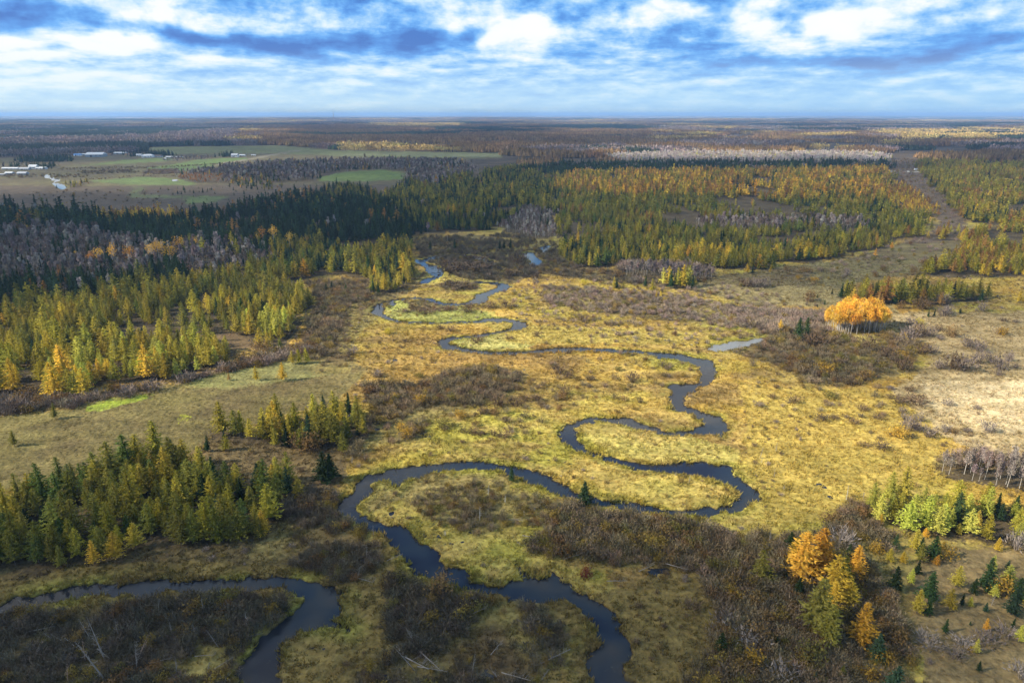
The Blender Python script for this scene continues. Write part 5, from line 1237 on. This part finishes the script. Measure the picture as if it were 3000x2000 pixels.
for u, v, hv, wf, lf, tn in LONE:
    x, y = at(u, v)
    s_ = float(river_sd(np.array([x]), np.array([y]))[0])
    if s_ < 1.0: continue
    hm = min(height_for(u, v, hv)*1.15, 5.5)
    if 0 <= u <= 2352 and v-hv < 1568:
        bitems.append(dict(u=u, v=v, size='low' if hm < 1.6 else ('shoulder-high' if hm < 2.8 else 'tall'), tint=tn, noun='leafy bush' if lf else 'bare bush', zone=-1, i=len(bush_solo)))
        bush_solo.append((x, y, hm, wf, lf, tn))
label_all(bitems)
for it in bitems:
    x, y, hm, wf, lf, tn = bush_solo[it['i']]
    me = (bm_leaf if lf else bm_bare)[int(rng.integers(0, 5))]
    o = link('bush', me, label=it['label'], cat='bush', group=it['group'], loc=(x, y, float(np.clip(gz(x, y)[0], -.2, 9))))
    o.rotation_euler = (0, 0, rng.uniform(0, 6.28)); wd = hm*wf*.98+.6*wf; o.scale = (wd, wd, hm)
    c = np.array(BC[tn])*rng.uniform(.85, 1.15); o['tint'] = [float(c[0]), float(c[1]), float(c[2]), 1.0]
n = len(bx)
print('brush', n, 'lone bushes', len(bush_solo))
lk = bk.astype(int)
scatter_object('brush', 'dense thickets of bare alder and willow brush', np.column_stack([bx, by, np.clip(gz(bx, by), -.3, 50)-.05]),
    np.column_stack([np.zeros(n), np.zeros(n), rng.uniform(0, 6.283, n)]),
    np.column_stack([bh*rng.uniform(.9, 1.5, n), bh*rng.uniform(.9, 1.5, n), bh]), lk*5+rng.integers(0, 5, n), bc, bm_bare+bm_leaf)

# ------------------------------------------------------------------ marsh grass
def grass():
    R0, R1 = 70.0, 430.0; N = 170000
    r = np.sqrt(rng.random(N)*(R1**2-R0**2)+R0**2); a = rng.uniform(-.80, .80, N)
    x = r*np.sin(a); y = r*np.cos(a)
    u, v = to_uv(x, y)
    m = (u > -640) & (u < 2990) & (v < 1700)
    x, y, r = x[m], y[m], r[m]
    keep = rng.random(len(x)) < np.clip(1.25-r/430, .25, 1); x, y = x[keep], y[keep]
    # thicker along the banks
    bxs, bys = [], []
    for P_ in WATER_W[:7]:
        d = np.diff(np.vstack([P_, P_[:1]]), axis=0); L = np.hypot(d[:, 0], d[:, 1])
        for i in range(len(P_)):
            if P_[i][1] > 430 or P_[i][1] < 60: continue
            k = int(L[i]*3.2)+1; t = rng.random(k)
            nx, ny = -d[i][1]/(L[i]+1e-9), d[i][0]/(L[i]+1e-9); off = rng.normal(0, 1.1, k)
            bxs.append(P_[i][0]+d[i][0]*t+nx*off); bys.append(P_[i][1]+d[i][1]*t+ny*off)
    x = np.concatenate([x]+bxs); y = np.concatenate([y]+bys)
    wx = x+(fbm(x, y, 3.0, 201, 3)-.5)*3.0+(fbm(x, y, .9, 203, 2)-.5)*1.0
    wy = y+(fbm(x, y, 3.0, 207, 3)-.5)*3.0+(fbm(x, y, .9, 209, 2)-.5)*1.0
    sd = river_sd(wx, wy); u, v = to_uv(x, y)
    z = zone_at(u, v)
    ok = (sd > .12) & (z < 0)
    x, y, sd = x[ok], y[ok], sd[ok]; n = len(x)
    c = land_colour(x, y, np.maximum(sd, .6), 0)*rng.uniform(.86, 1.25, (n, 1))*rng.uniform(.95, 1.05, (n, 3))
    sc = rng.uniform(.55, 1.15, n)*(1+.35*np.clip(1-sd/2, 0, 1))
    sc *= .55+.9*fbm(x, y, 5, 640, 3)
    sc *= 1-.55*np.clip((np.hypot(x, y)-200)/120, 0, 1)*np.clip(1-(sd-1)/2.5, 0, 1)
    short = pip(*to_uv(x, y), GROUND[0][0]) | pip(*to_uv(x, y), GROUND[10][0]); sc[short] *= .5
    print('grass', n)
    tm = [one_mat('tuft_form', s, M_leaf) for s in TUFTS]
    scatter_object('marsh_grass', 'tussocks of golden and green marsh grass', np.column_stack([x, y, land_height(x, y, sd)-.03]),
        np.column_stack([rng.normal(0, .1, n), rng.normal(0, .1, n), rng.uniform(0, 6.283, n)]), np.column_stack([sc*1.25, sc*1.25, sc*.85]), rng.integers(0, 6, n), c, tm)
grass()

# ------------------------------------------------------------------ dead trees and fallen trunks
dead_m = [one_mat('dead_tree', s, M_dead) for s in DEAD]; log_m = [one_mat('fallen_trunk', s, M_dead) for s in LOGS]
DT = []   # u, v, height on sheet, lean, kind word
def d1(L): DT.extend([(X_/2.857, 1019+Y_/2.857, h/2.857, ln, wd) for X_, Y_, h, ln, wd in L])
def d2(L): DT.extend([(784+X_/2.857, 1019+Y_/2.857, h/2.857, ln, wd) for X_, Y_, h, ln, wd in L])
def d3(L): DT.extend([(1568+X_/2.857, 1019+Y_/2.857, h/2.857, ln, wd) for X_, Y_, h, ln, wd in L])
d1([(340,960,110,.05,'grey'),(1020,1000,70,.2,'grey'),(1620,1200,120,.1,'white'),(600,1290,160,-.15,'grey'),(690,1420,300,-.1,'grey'),(700,1560,330,-.15,'grey'),(900,1480,220,.1,'grey'),(910,1400,160,.3,'pinkish'),(780,1270,130,.0,'grey'),(1130,1260,130,.1,'grey'),(1285,1260,90,0,'grey'),
 (370,1300,90,-.4,'grey'),(1440,1340,140,-.2,'grey'),(440,1560,120,.1,'pinkish'),(560,1420,140,.0,'pinkish'),(230,1400,110,.3,'grey'),(1160,1500,120,.1,'grey'),(1360,1500,80,.2,'grey'),(1040,1100,100,.15,'grey'),(1340,1120,110,0,'grey')])
d2([(962,345,90,.03,'white'),(1074,385,52,0,'white'),(909,500,95,.02,'white'),(1256,460,62,.1,'grey'),(1200,470,36,0,'white'),(680,598,30,0,'white'),(165,760,110,.05,'grey'),(212,600,75,0,'grey'),(100,900,120,.2,'grey'),(720,990,70,.1,'grey'),(880,990,45,.1,'grey'),(1020,1000,60,.1,'grey'),(1110,1000,50,0,'grey'),(1225,1010,70,0,'grey'),
 (1320,1010,50,.1,'grey'),(490,1320,160,-.2,'grey'),(480,1480,180,-.4,'grey'),(860,1500,140,.1,'grey'),(1300,1560,110,.3,'grey'),(1030,1540,90,-.3,'grey'),(70,130,60,.1,'grey'),(155,110,60,0,'grey'),(1180,660,50,-.5,'grey'),(1790,420,40,.2,'white'),(2190,210,30,.1,'grey'),(1620,640,60,.2,'grey'),(1440,500,50,0,'grey')])
d3([(610,50,70,.02,'grey'),(600,220,60,0,'grey'),(515,125,40,.1,'grey'),(1075,360,90,.02,'white'),(120,860,90,.1,'grey'),(570,640,70,0,'grey'),(665,300,36,0,'grey'),(40,260,70,.05,'grey'),(2025,1060,80,0,'grey'),(505,100,90,.1,'grey'),(1185,360,60,0,'grey'),(370,900,110,0,'grey')])
DT += [(1464,1043-12-219,9,.02,'white')]
DW = {'grey': (1,.97,.93), 'white': (1.7,1.7,1.65), 'pinkish': (1.1,.85,.70)}
dits = []; dobj = []
for u, v, hv, ln, wd in DT:
    x, y = at(u, v)
    hm = min(height_for(u, v, hv), 12)
    if float(river_sd(np.array([x]), np.array([y]))[0]) < .5: continue
    dits.append(dict(u=u, v=v, size='short' if hm < 4 else ('leaning' if abs(ln) > .14 else 'upright'), tint=wd, noun='dead tree', zone=-1, i=len(dobj))); dobj.append((x, y, hm, ln, wd))
label_all(dits)
M_dw = {'grey': M_dead, 'white': plain('bleached_dead_wood', (.40,.385,.355), .85, .25, 1.5), 'pinkish': plain('reddish_dead_wood', (.30,.205,.155), .85, .3, 1.5)}
dm = {}
for it in dits:
    x, y, hm, ln, wd = dobj[it['i']]; q = int(rng.integers(0, 5))
    if (wd, q) not in dm: dm[(wd, q)] = one_mat('dead_tree', DEAD[q], M_dw[wd])
    o = link('dead_tree', dm[(wd, q)], label=it['label'], cat='dead tree', group=it['group'], loc=(x, y, -.05))
    o.rotation_euler = (rng.normal(0, .05), ln*1.6, rng.uniform(-.4, .4)); s = hm/9.5; o.scale = (max(s, .4), max(s, .4), s)
lits = []; lobj = []
LG = [(400,1278,-.3),(1080,0,0)]
for X_, Y_, a, sc_ in [(430,1290,-.5,1),(820,1225,.1,.7),(1120,1300,.5,1.1),(330,1260,-.6,.9),(180,1250,.2,1),(1280,1410,0,.8),(1400,1500,.7,.8),(1590,1290,.1,.8),(640,1360,-.7,1),(980,1460,.3,.9)]:
    lobj.append((X_/2.857, 1019+Y_/2.857, a, sc_))
for X_, Y_, a, sc_ in [(1095,510,-.1,.8),(1190,615,-.5,1.1),(1230,640,.2,.9),(60,870,.8,1.1),(120,830,.4,1),(90,890,-.4,1),(300,780,.5,.8),(430,1240,-.6,1.2),(520,1380,-.9,1.3),(420,1420,-.6,1.3),(500,1480,-.4,1.2),(820,1150,.5,.9),(1310,1460,.4,1.3),(1050,1520,-.4,1.2),(1640,510,.1,.9),(1600,600,.4,.8),(1950,850,.6,.9),(1740,915,-.1,.9),(2130,800,-.6,1),(980,1400,.9,.8),(1460,770,.2,.8)]:
    lobj.append((784+X_/2.857, 1019+Y_/2.857, a, sc_))
for k, (u, v, a, s) in enumerate(lobj):
    lits.append(dict(u=u, v=v, size='bare', tint='grey', noun='fallen trunk', zone=-1, i=k))
label_all(lits)
for it in lits:
    u, v, a, s = lobj[it['i']]; x, y = at(u, v)
    o = link('fallen_trunk', log_m[int(rng.integers(0, 4))], label=it['label'], cat='fallen trunk', group=it['group'], loc=(x, y, .35))
    o.rotation_euler = (rng.uniform(-.5, .5), -rng.uniform(.0, .12), a); o.scale = (s*.55, s*.6, s*.6)

# ------------------------------------------------------------------ farms, mast, van
def house_mesh_parts(w_, d_, h_, rise, hip=False):
    x, y = w_/2, d_/2
    walls = [(-x,-y,0),(x,-y,0),(x,y,0),(-x,y,0),(-x,-y,h_),(x,-y,h_),(x,y,h_),(-x,y,h_)]
    wf = [(0,1,5,4),(1,2,6,5),(2,3,7,6),(3,0,4,7),(4,5,6,7)]
    e = .5; t = .25; xr = x+e; yr = y+e; b = h_-rise*e/y+.02
    rx = xr*.6 if hip else xr
    roof = [(-xr,-yr,b),(xr,-yr,b),(xr,yr,b),(-xr,yr,b),(-rx,0,h_+rise),(rx,0,h_+rise),(-xr,-yr,b-t),(xr,-yr,b-t),(xr,yr,b-t),(-xr,yr,b-t)]
    rf = [(0,1,5,4),(2,3,4,5),(1,2,5),(3,0,4),(6,7,1,0),(7,8,2,1),(8,9,3,2),(9,6,0,3),(9,8,7,6)]
    return walls, wf, roof, rf
def raw(name, V, Fc, mat, parent, **k):
    me = bpy.data.meshes.new(name); me.from_pydata([tuple(map(float, p)) for p in V], [], [tuple(f) for f in Fc]); me.materials.append(mat); me.update()
    return link(name, me, parent, **k)
def boxm(x0, x1, y0, y1, z0, z1):
    V = [(x0,y0,z0),(x1,y0,z0),(x1,y1,z0),(x0,y1,z0),(x0,y0,z1),(x1,y0,z1),(x1,y1,z1),(x0,y1,z1)]
    return V, [(0,1,5,4),(1,2,6,5),(2,3,7,6),(3,0,4,7),(4,5,6,7),(3,2,1,0)]
PM = {'white': plain('white_metal_roof', (.55,.57,.60), .45, .06, .3), 'greywall': plain('blue_grey_siding', (.24,.28,.34), .7, .1, .3), 'whitewall': plain('white_siding', (.72,.73,.74), .7, .08, .3),
      'blueroof': plain('bright_blue_roof', (.10,.28,.62), .5, .1, .3), 'brownroof': plain('brown_shingle_roof', (.10,.072,.058), .9, .2, .5), 'greyroof': plain('grey_roof', (.34,.36,.40), .6, .1, .4),
      'door': plain('dark_doorway', (.05,.05,.055), .7, .1, 1), 'glass': plain('dark_window_glass', (.03,.04,.05), .12, .05, 1), 'red': plain('red_barn_boards', (.24,.05,.035), .8, .15, 1), 'steel': plain('galvanised_steel', (.30,.31,.33), .4, .1, 2, .6), 'redp': plain('red_mast_paint', (.45,.06,.03), .6, .1, 2), 'tan': plain('cut_timber', (.30,.20,.12), .85, .3, .8)}
def building(name, u0, u1, v, hv, label, cat, wall='whitewall', roof='white', deep=.55, rise=.28, rot=0.0, hip=False, win=2, door=True):
    x0, y = at(u0, v); x1, _ = at(u1, v); w_ = abs(x1-x0); d_ = max(w_*deep, 5); hh_ = height_for((u0+u1)/2, v, hv)
    h_ = hh_/(1+rise)
    e = bpy.data.objects.new(name, None); SC.collection.objects.link(e); e.location = ((x0+x1)/2, y+d_/2, 0); e.rotation_euler = (0, 0, rot)
    e['label'] = label; e['category'] = cat; e['group'] = 'buildings of the far farms'
    wl, wf, rf_, rff = house_mesh_parts(w_, d_, h_, hh_-h_, hip)
    raw('wall', wl, wf, PM[wall], e); raw('roof', rf_, rff, PM[roof], e)
    if door:
        dw = min(3.5 if cat in ('barn', 'shed') else 1.2, w_*.2); V, Fc = boxm(-w_*.18-dw/2, -w_*.18+dw/2, -d_/2-.05, -d_/2+.05, 0, min(h_*.8, 3.5 if cat in ('barn', 'shed') else 2.1)); raw('door', V, Fc, PM['door'], e)
    for k in range(win):
        xx = w_*(.12+.24*k); V, Fc = boxm(xx-.7, xx+.7, -d_/2-.04, -d_/2+.06, h_*.35, h_*.75); raw('window', V, Fc, PM['glass'], e)
    return e
B_ = building
B_('barn', 196, 233, 361, 10.5, 'largest farm barn with white metal roof and blue-grey walls', 'barn', 'greywall', 'white', .7, .75, .12)
B_('shed', 169, 184, 358.5, 5, 'low shed with bright blue roof left of the big barn', 'shed', 'whitewall', 'blueroof', .6, .5, .1)
B_('shed', 180, 197, 357.3, 4.2, 'white lean-to shed joining the big barn', 'shed', 'greywall', 'white', .6, .3, .1)
B_('shed', 261, 288, 354.5, 5, 'long pale roofed shed behind the timber yard', 'shed', 'greywall', 'white', .4, .5, -.05)
B_('house', 312, 324, 358.8, 5, 'small white farmhouse left of the spruce windbreak', 'house', 'whitewall', 'white', .7, .6)
B_('house', 325, 348, 362, 7.5, 'white roofed farmhouse before the spruce windbreak', 'house', 'whitewall', 'white', .7, .7, .15, True)
B_('house', 354, 369, 361, 5, 'brown roofed house beside the spruce windbreak', 'house', 'whitewall', 'brownroof', .7, .9)
B_('shed', 381, 394, 363, 4.2, 'white roofed shed at the right of the farm row', 'shed', 'greywall', 'white', .5, .5)
B_('shed', 374.5, 380, 366.5, 3.4, 'tiny white shed below the farm row', 'shed', 'whitewall', 'white', .8, .3)
B_('shed', 401, 418, 363, 3.2, 'low grey shed right of the farm row by bushes', 'shed', 'greywall', 'greyroof', .4, .4)
B_('house', 531, 545, 360.8, 8, 'lone white gabled farmhouse beside four dark spruces', 'house', 'whitewall', 'greyroof', .7, .7)
B_('shed', 549, 562, 358.8, 4, 'white shed right of the lone farmhouse', 'shed', 'whitewall', 'white', .5, .5)
B_('shed', 577, 586, 357.6, 2.6, 'small pale shed farthest right of the lone farmhouse', 'shed', 'whitewall', 'white', .5, .4)
B_('barn', 4, 40, 389.8, 5.2, 'long low white roofed barn at the left edge', 'barn', 'greywall', 'white', .3, .6)
B_('barn', 44, 65, 390.6, 6, 'grey roofed barn between the white barn and houses', 'barn', 'greywall', 'greyroof', .5, .8)
B_('house', 66, 82, 388, 9.5, 'tallest white farmhouse of the lower left farm', 'house', 'whitewall', 'white', .7, .8, .1)
B_('house', 89, 104, 389, 5.5, 'white house right of the tall white farmhouse', 'house', 'whitewall', 'white', .6, .8)
B_('shed', 81.5, 87, 388.8, 4.2, 'narrow white shed between two white houses', 'shed', 'whitewall', 'white', .8, .5)
B_('barn', 11, 27, 399.8, 5, 'white roofed barn in the lowest farm row', 'barn', 'greywall', 'white', .6, .7)
B_('barn', 39, 59, 401.5, 7, 'pale blue-grey barn rightmost of the lowest farm row', 'barn', 'greywall', 'greyroof', .6, .9)
B_('shed', -4, 10, 402.5, 3.4, 'low shed cut by the left edge in lowest farm row', 'shed', 'greywall', 'greyroof', .5, .5)
B_('shed', 107, 117, 338.5, 3, 'blue roofed shed in the upper log yard', 'shed', 'whitewall', 'blueroof', .6, .5)
B_('house', 868, 878, 363, 0.1+2.6, 'red roofed farmhouse at the end of the upper fields', 'house', 'whitewall', 'brownroof', .6, .6) if False else None
# stacked timber in the yard
def log_pile(u, v, L_m, label):
    x, y = at(u, v); e = bpy.data.objects.new('log_pile', None); SC.collection.objects.link(e); e.location = (x, y, 0)
    e['label'] = label; e['category'] = 'log pile'; e['group'] = 'log piles in the farm yards'
    pts = []
    for row in range(4):
        for k in range(9-row): pts.append((k*.95+row*.47-4, .5+row*.82))
    first = None
    for k, (a, b) in enumerate(pts):
        if first is None:
            s = prism((0, 0, 0), (L_m, 0, 0), .46, .40, 7); first = new_mesh('log', s[0], s[1], {'var': s[2]}, (PM['tan'],))
        link('log', first, e, loc=(-L_m/2, a, b))
for k, (u, v, L_m, lb) in enumerate([(250,357,12,'log pile nearest the big barn'),(243,352,10,'log pile behind the big barn'),(296,357,12,'log pile at the right end of the yard'),(95,343,14,'left log pile in the upper log yard'),(126,343,14,'right log pile in the upper log yard')]): log_pile(u, v, L_m, lb)
# windbreak spruces of the farms are part of the planted trees below
def mast():
    e = bpy.data.objects.new('radio_mast', None); SC.collection.objects.link(e)
    dist = 4000.0; x = (786.5-CX)/F*dist*1.0; e.location = (x, dist, -6)
    e['label'] = 'thin guyed radio mast standing alone on the horizon'; e['category'] = 'mast'
    hh = 107.0; rad = lambda z: 1.5-.8*z/hh
    for k in range(3):
        a = k*2.0944; s = prism((rad(0)*math.cos(a), rad(0)*math.sin(a), 0), (rad(hh)*math.cos(a), rad(hh)*math.sin(a), hh), .30, .24, 4)
        link('leg', new_mesh('leg', s[0], s[1], None, (PM['steel'],)), e)
    parts = []; z = 0; st = 7
    while z+st <= hh:
        for k in range(3):
            a = k*2.0944; b = (k+1)*2.0944
            parts.append(prism((rad(z)*math.cos(a), rad(z)*math.sin(a), z), (rad(z+st)*math.cos(b), rad(z+st)*math.sin(b), z+st), .12, .12, 3))
        z += st
    s = join(parts); link('bracing', new_mesh('bracing', s[0], s[1], None, (PM['redp'],)), e, kind='stuff')
    for k in range(3):
        a = k*2.0944+.5; s = prism((40*math.cos(a), 40*math.sin(a), 0), (0, 0, hh*.8), .12, .12, 3); link('guy_wire', new_mesh('guy_wire', s[0], s[1], None, (PM['steel'],)), e)
mast()
def van():
    x, y = at(2105, 392); e = bpy.data.objects.new('van', None); SC.collection.objects.link(e); e.location = (x, y, .1); e.scale = (1.25, 1.25, 1.25)
    e['label'] = 'white van parked on the crossing track in the cleared strip'; e['category'] = 'van'
    prof = [(-2.6,.45),(2.6,.45),(2.6,1.15),(1.75,1.35),(1.2,2.2),(-2.6,2.2)]
    V = [(a, -.95, b) for a, b in prof]+[(a, .95, b) for a, b in prof]; n = len(prof)
    raw('body', V, [tuple(range(n)), tuple(range(2*n-1, n-1, -1))]+[(i, i+n, (i+1) % n+n, (i+1) % n) for i in range(n)], PM['white'], e)
    V = [(1.30,-.97,2.0),(1.74,-.97,1.42),(.5,-.97,1.42),(.5,-.97,2.0)]; V2 = [(a, -.99, c) for a, _, c in V]
    raw('window', V+V2, [(0,1,2,3),(4,7,6,5),(0,4,5,1),(1,5,6,2),(2,6,7,3),(3,7,4,0)], PM['glass'], e)
    for a in (-1.7, 1.7):
        for b in (-.95, .95):
            s = prism((a, b-.12, .38), (a, b+.12, .38), .38, .38, 10); link('wheel', new_mesh('wheel', s[0], s[1], None, (PM['door'],)), e)
van()

# ------------------------------------------------------------------ broken cloud overhead: thick, ragged, thin at the rims
def clouds():
    m, t, out = material('grey_white_cloud')
    a = attr(t, 'dens')
    g = t.node('ShaderNodeNewGeometry').outputs['Position']
    nn = t.range(t.noise(g, .004, 5, .6), .30, .70, -.22, .22, False)
    dens = t.math('ADD', t.node('ShaderNodeSeparateColor').outputs[0], 0.0) if False else None
    sc_ = t.node('ShaderNodeSeparateColor'); t.l.new(a, sc_.inputs[0]); d = sc_.outputs[0]
    edge = t.math('MULTIPLY', t.math('MULTIPLY', d, t.math('SUBTRACT', 1.0, d)), 3.0)
    d = t.math('ADD', d, t.math('MULTIPLY', nn, edge), clamp=True)
    df = t.node('ShaderNodeBsdfDiffuse'); df.inputs[0].default_value = (.95,.93,.90,1)
    tl = t.node('ShaderNodeBsdfTranslucent'); tl.inputs[0].default_value = (.98,.95,.90,1)
    mx = t.node('ShaderNodeMixShader'); mx.inputs[0].default_value = .42
    t.l.new(df.outputs[0], mx.inputs[1]); t.l.new(tl.outputs[0], mx.inputs[2])
    tp = t.node('ShaderNodeBsdfTransparent'); m2 = t.node('ShaderNodeMixShader')
    t.l.new(d, m2.inputs[0]); t.l.new(tp.outputs[0], m2.inputs[1]); t.l.new(mx.outputs[0], m2.inputs[2]); t.l.new(m2.outputs[0], out.inputs[0])
    HC = 1400.0
    R = np.concatenate([[8, 30], np.geomspace(50, 7600, 150)]); A = np.radians(np.linspace(-62, 62, 190))
    rr, aa = np.meshgrid(R, A, indexing='ij'); x = (rr*np.sin(aa)).ravel(); y = (rr*np.cos(aa)).ravel()
    T = np.zeros(len(x)); K = 14
    for k in range(K):
        jx = x+rng.normal(0, 1, len(x))*(5+.010*np.hypot(x, y)); jy = y+rng.normal(0, 1, len(x))*(7+.03*np.hypot(x, y))
        jx = jx+(fbm(x, y, 60, 991, 3)-.5)*np.clip(np.hypot(x, y)*.10, 8, 120); jy = jy+(fbm(x, y, 60, 995, 3)-.5)*np.clip(np.hypot(x, y)*.14, 10, 160)
        u, v = to_uv(jx, jy)
        t_ = np.clip((fbm(x, y, 500, 981, 3)-.42)*3, 0, .8)*.8+.20
        for poly, val in LIGHT: t_[pip(u, v, poly)] = val
        T += t_/K
    rim = np.clip((64-np.degrees(np.abs(np.tile(A, len(R)))))/8, 0, 1)*np.clip((7600-rr.ravel())/2400, 0, 1)
    a_ = (1-np.sqrt(np.clip(T, 0, 1)))*rim
    off = SUN_DIR[:2]/SUN_DIR[2]*HC
    thick = 20+190*a_*(.6+.8*fbm(x, y, 180, 971, 4))
    zb = HC-thick*.25+(fbm(x, y, 90, 975, 3)-.5)*30*a_; zt = HC+thick   # tops shaped to lean along the sun's rays, so both layers' shadows coincide
    bot = np.column_stack([x+off[0]*zb/HC, y+off[1]*zb/HC, zb])
    topv = np.column_stack([x+off[0]*zt/HC, y+off[1]*zt/HC, zt])
    nr, na = len(R), len(A)
    i = (np.arange(nr-1)[:, None]*na+np.arange(na-1)[None, :]).ravel(); Q = np.column_stack([i, i+1, i+na+1, i+na])
    keep = a_[Q].max(1) > .015
    Q = Q[keep]
    V = np.vstack([bot, topv]); Fq = np.vstack([Q, Q[:, ::-1]+len(bot)])
    me = new_mesh('cloud', V, Fq, {'dens': np.concatenate([a_, a_])}, (m,), smooth=True)
    link('cloud', me, kind='structure', label='broken deck of grey-white cloud drifting over the marsh')
clouds()

# ------------------------------------------------------------------ haze
def haze():
    V, Fc = boxm(-43000, 43000, -43000, 43000, -30, 104)
    me = bpy.data.meshes.new('haze'); me.from_pydata(V, [], Fc); me.update()
    m, t, out = material('blue_air')
    pv = t.node('ShaderNodeVolumePrincipled'); pv.inputs['Color'].default_value = (.36,.60,1.0,1); pv.inputs['Density'].default_value = HAZE
    pv.inputs['Anisotropy'].default_value = 0.1
    t.l.new(pv.outputs[0], out.inputs['Volume']); me.materials.append(m)
    link('haze', me, kind='stuff', label='thin blue haze over the whole plain')
HAZE = 9.5e-5
haze()
print('objects', len(bpy.data.objects))
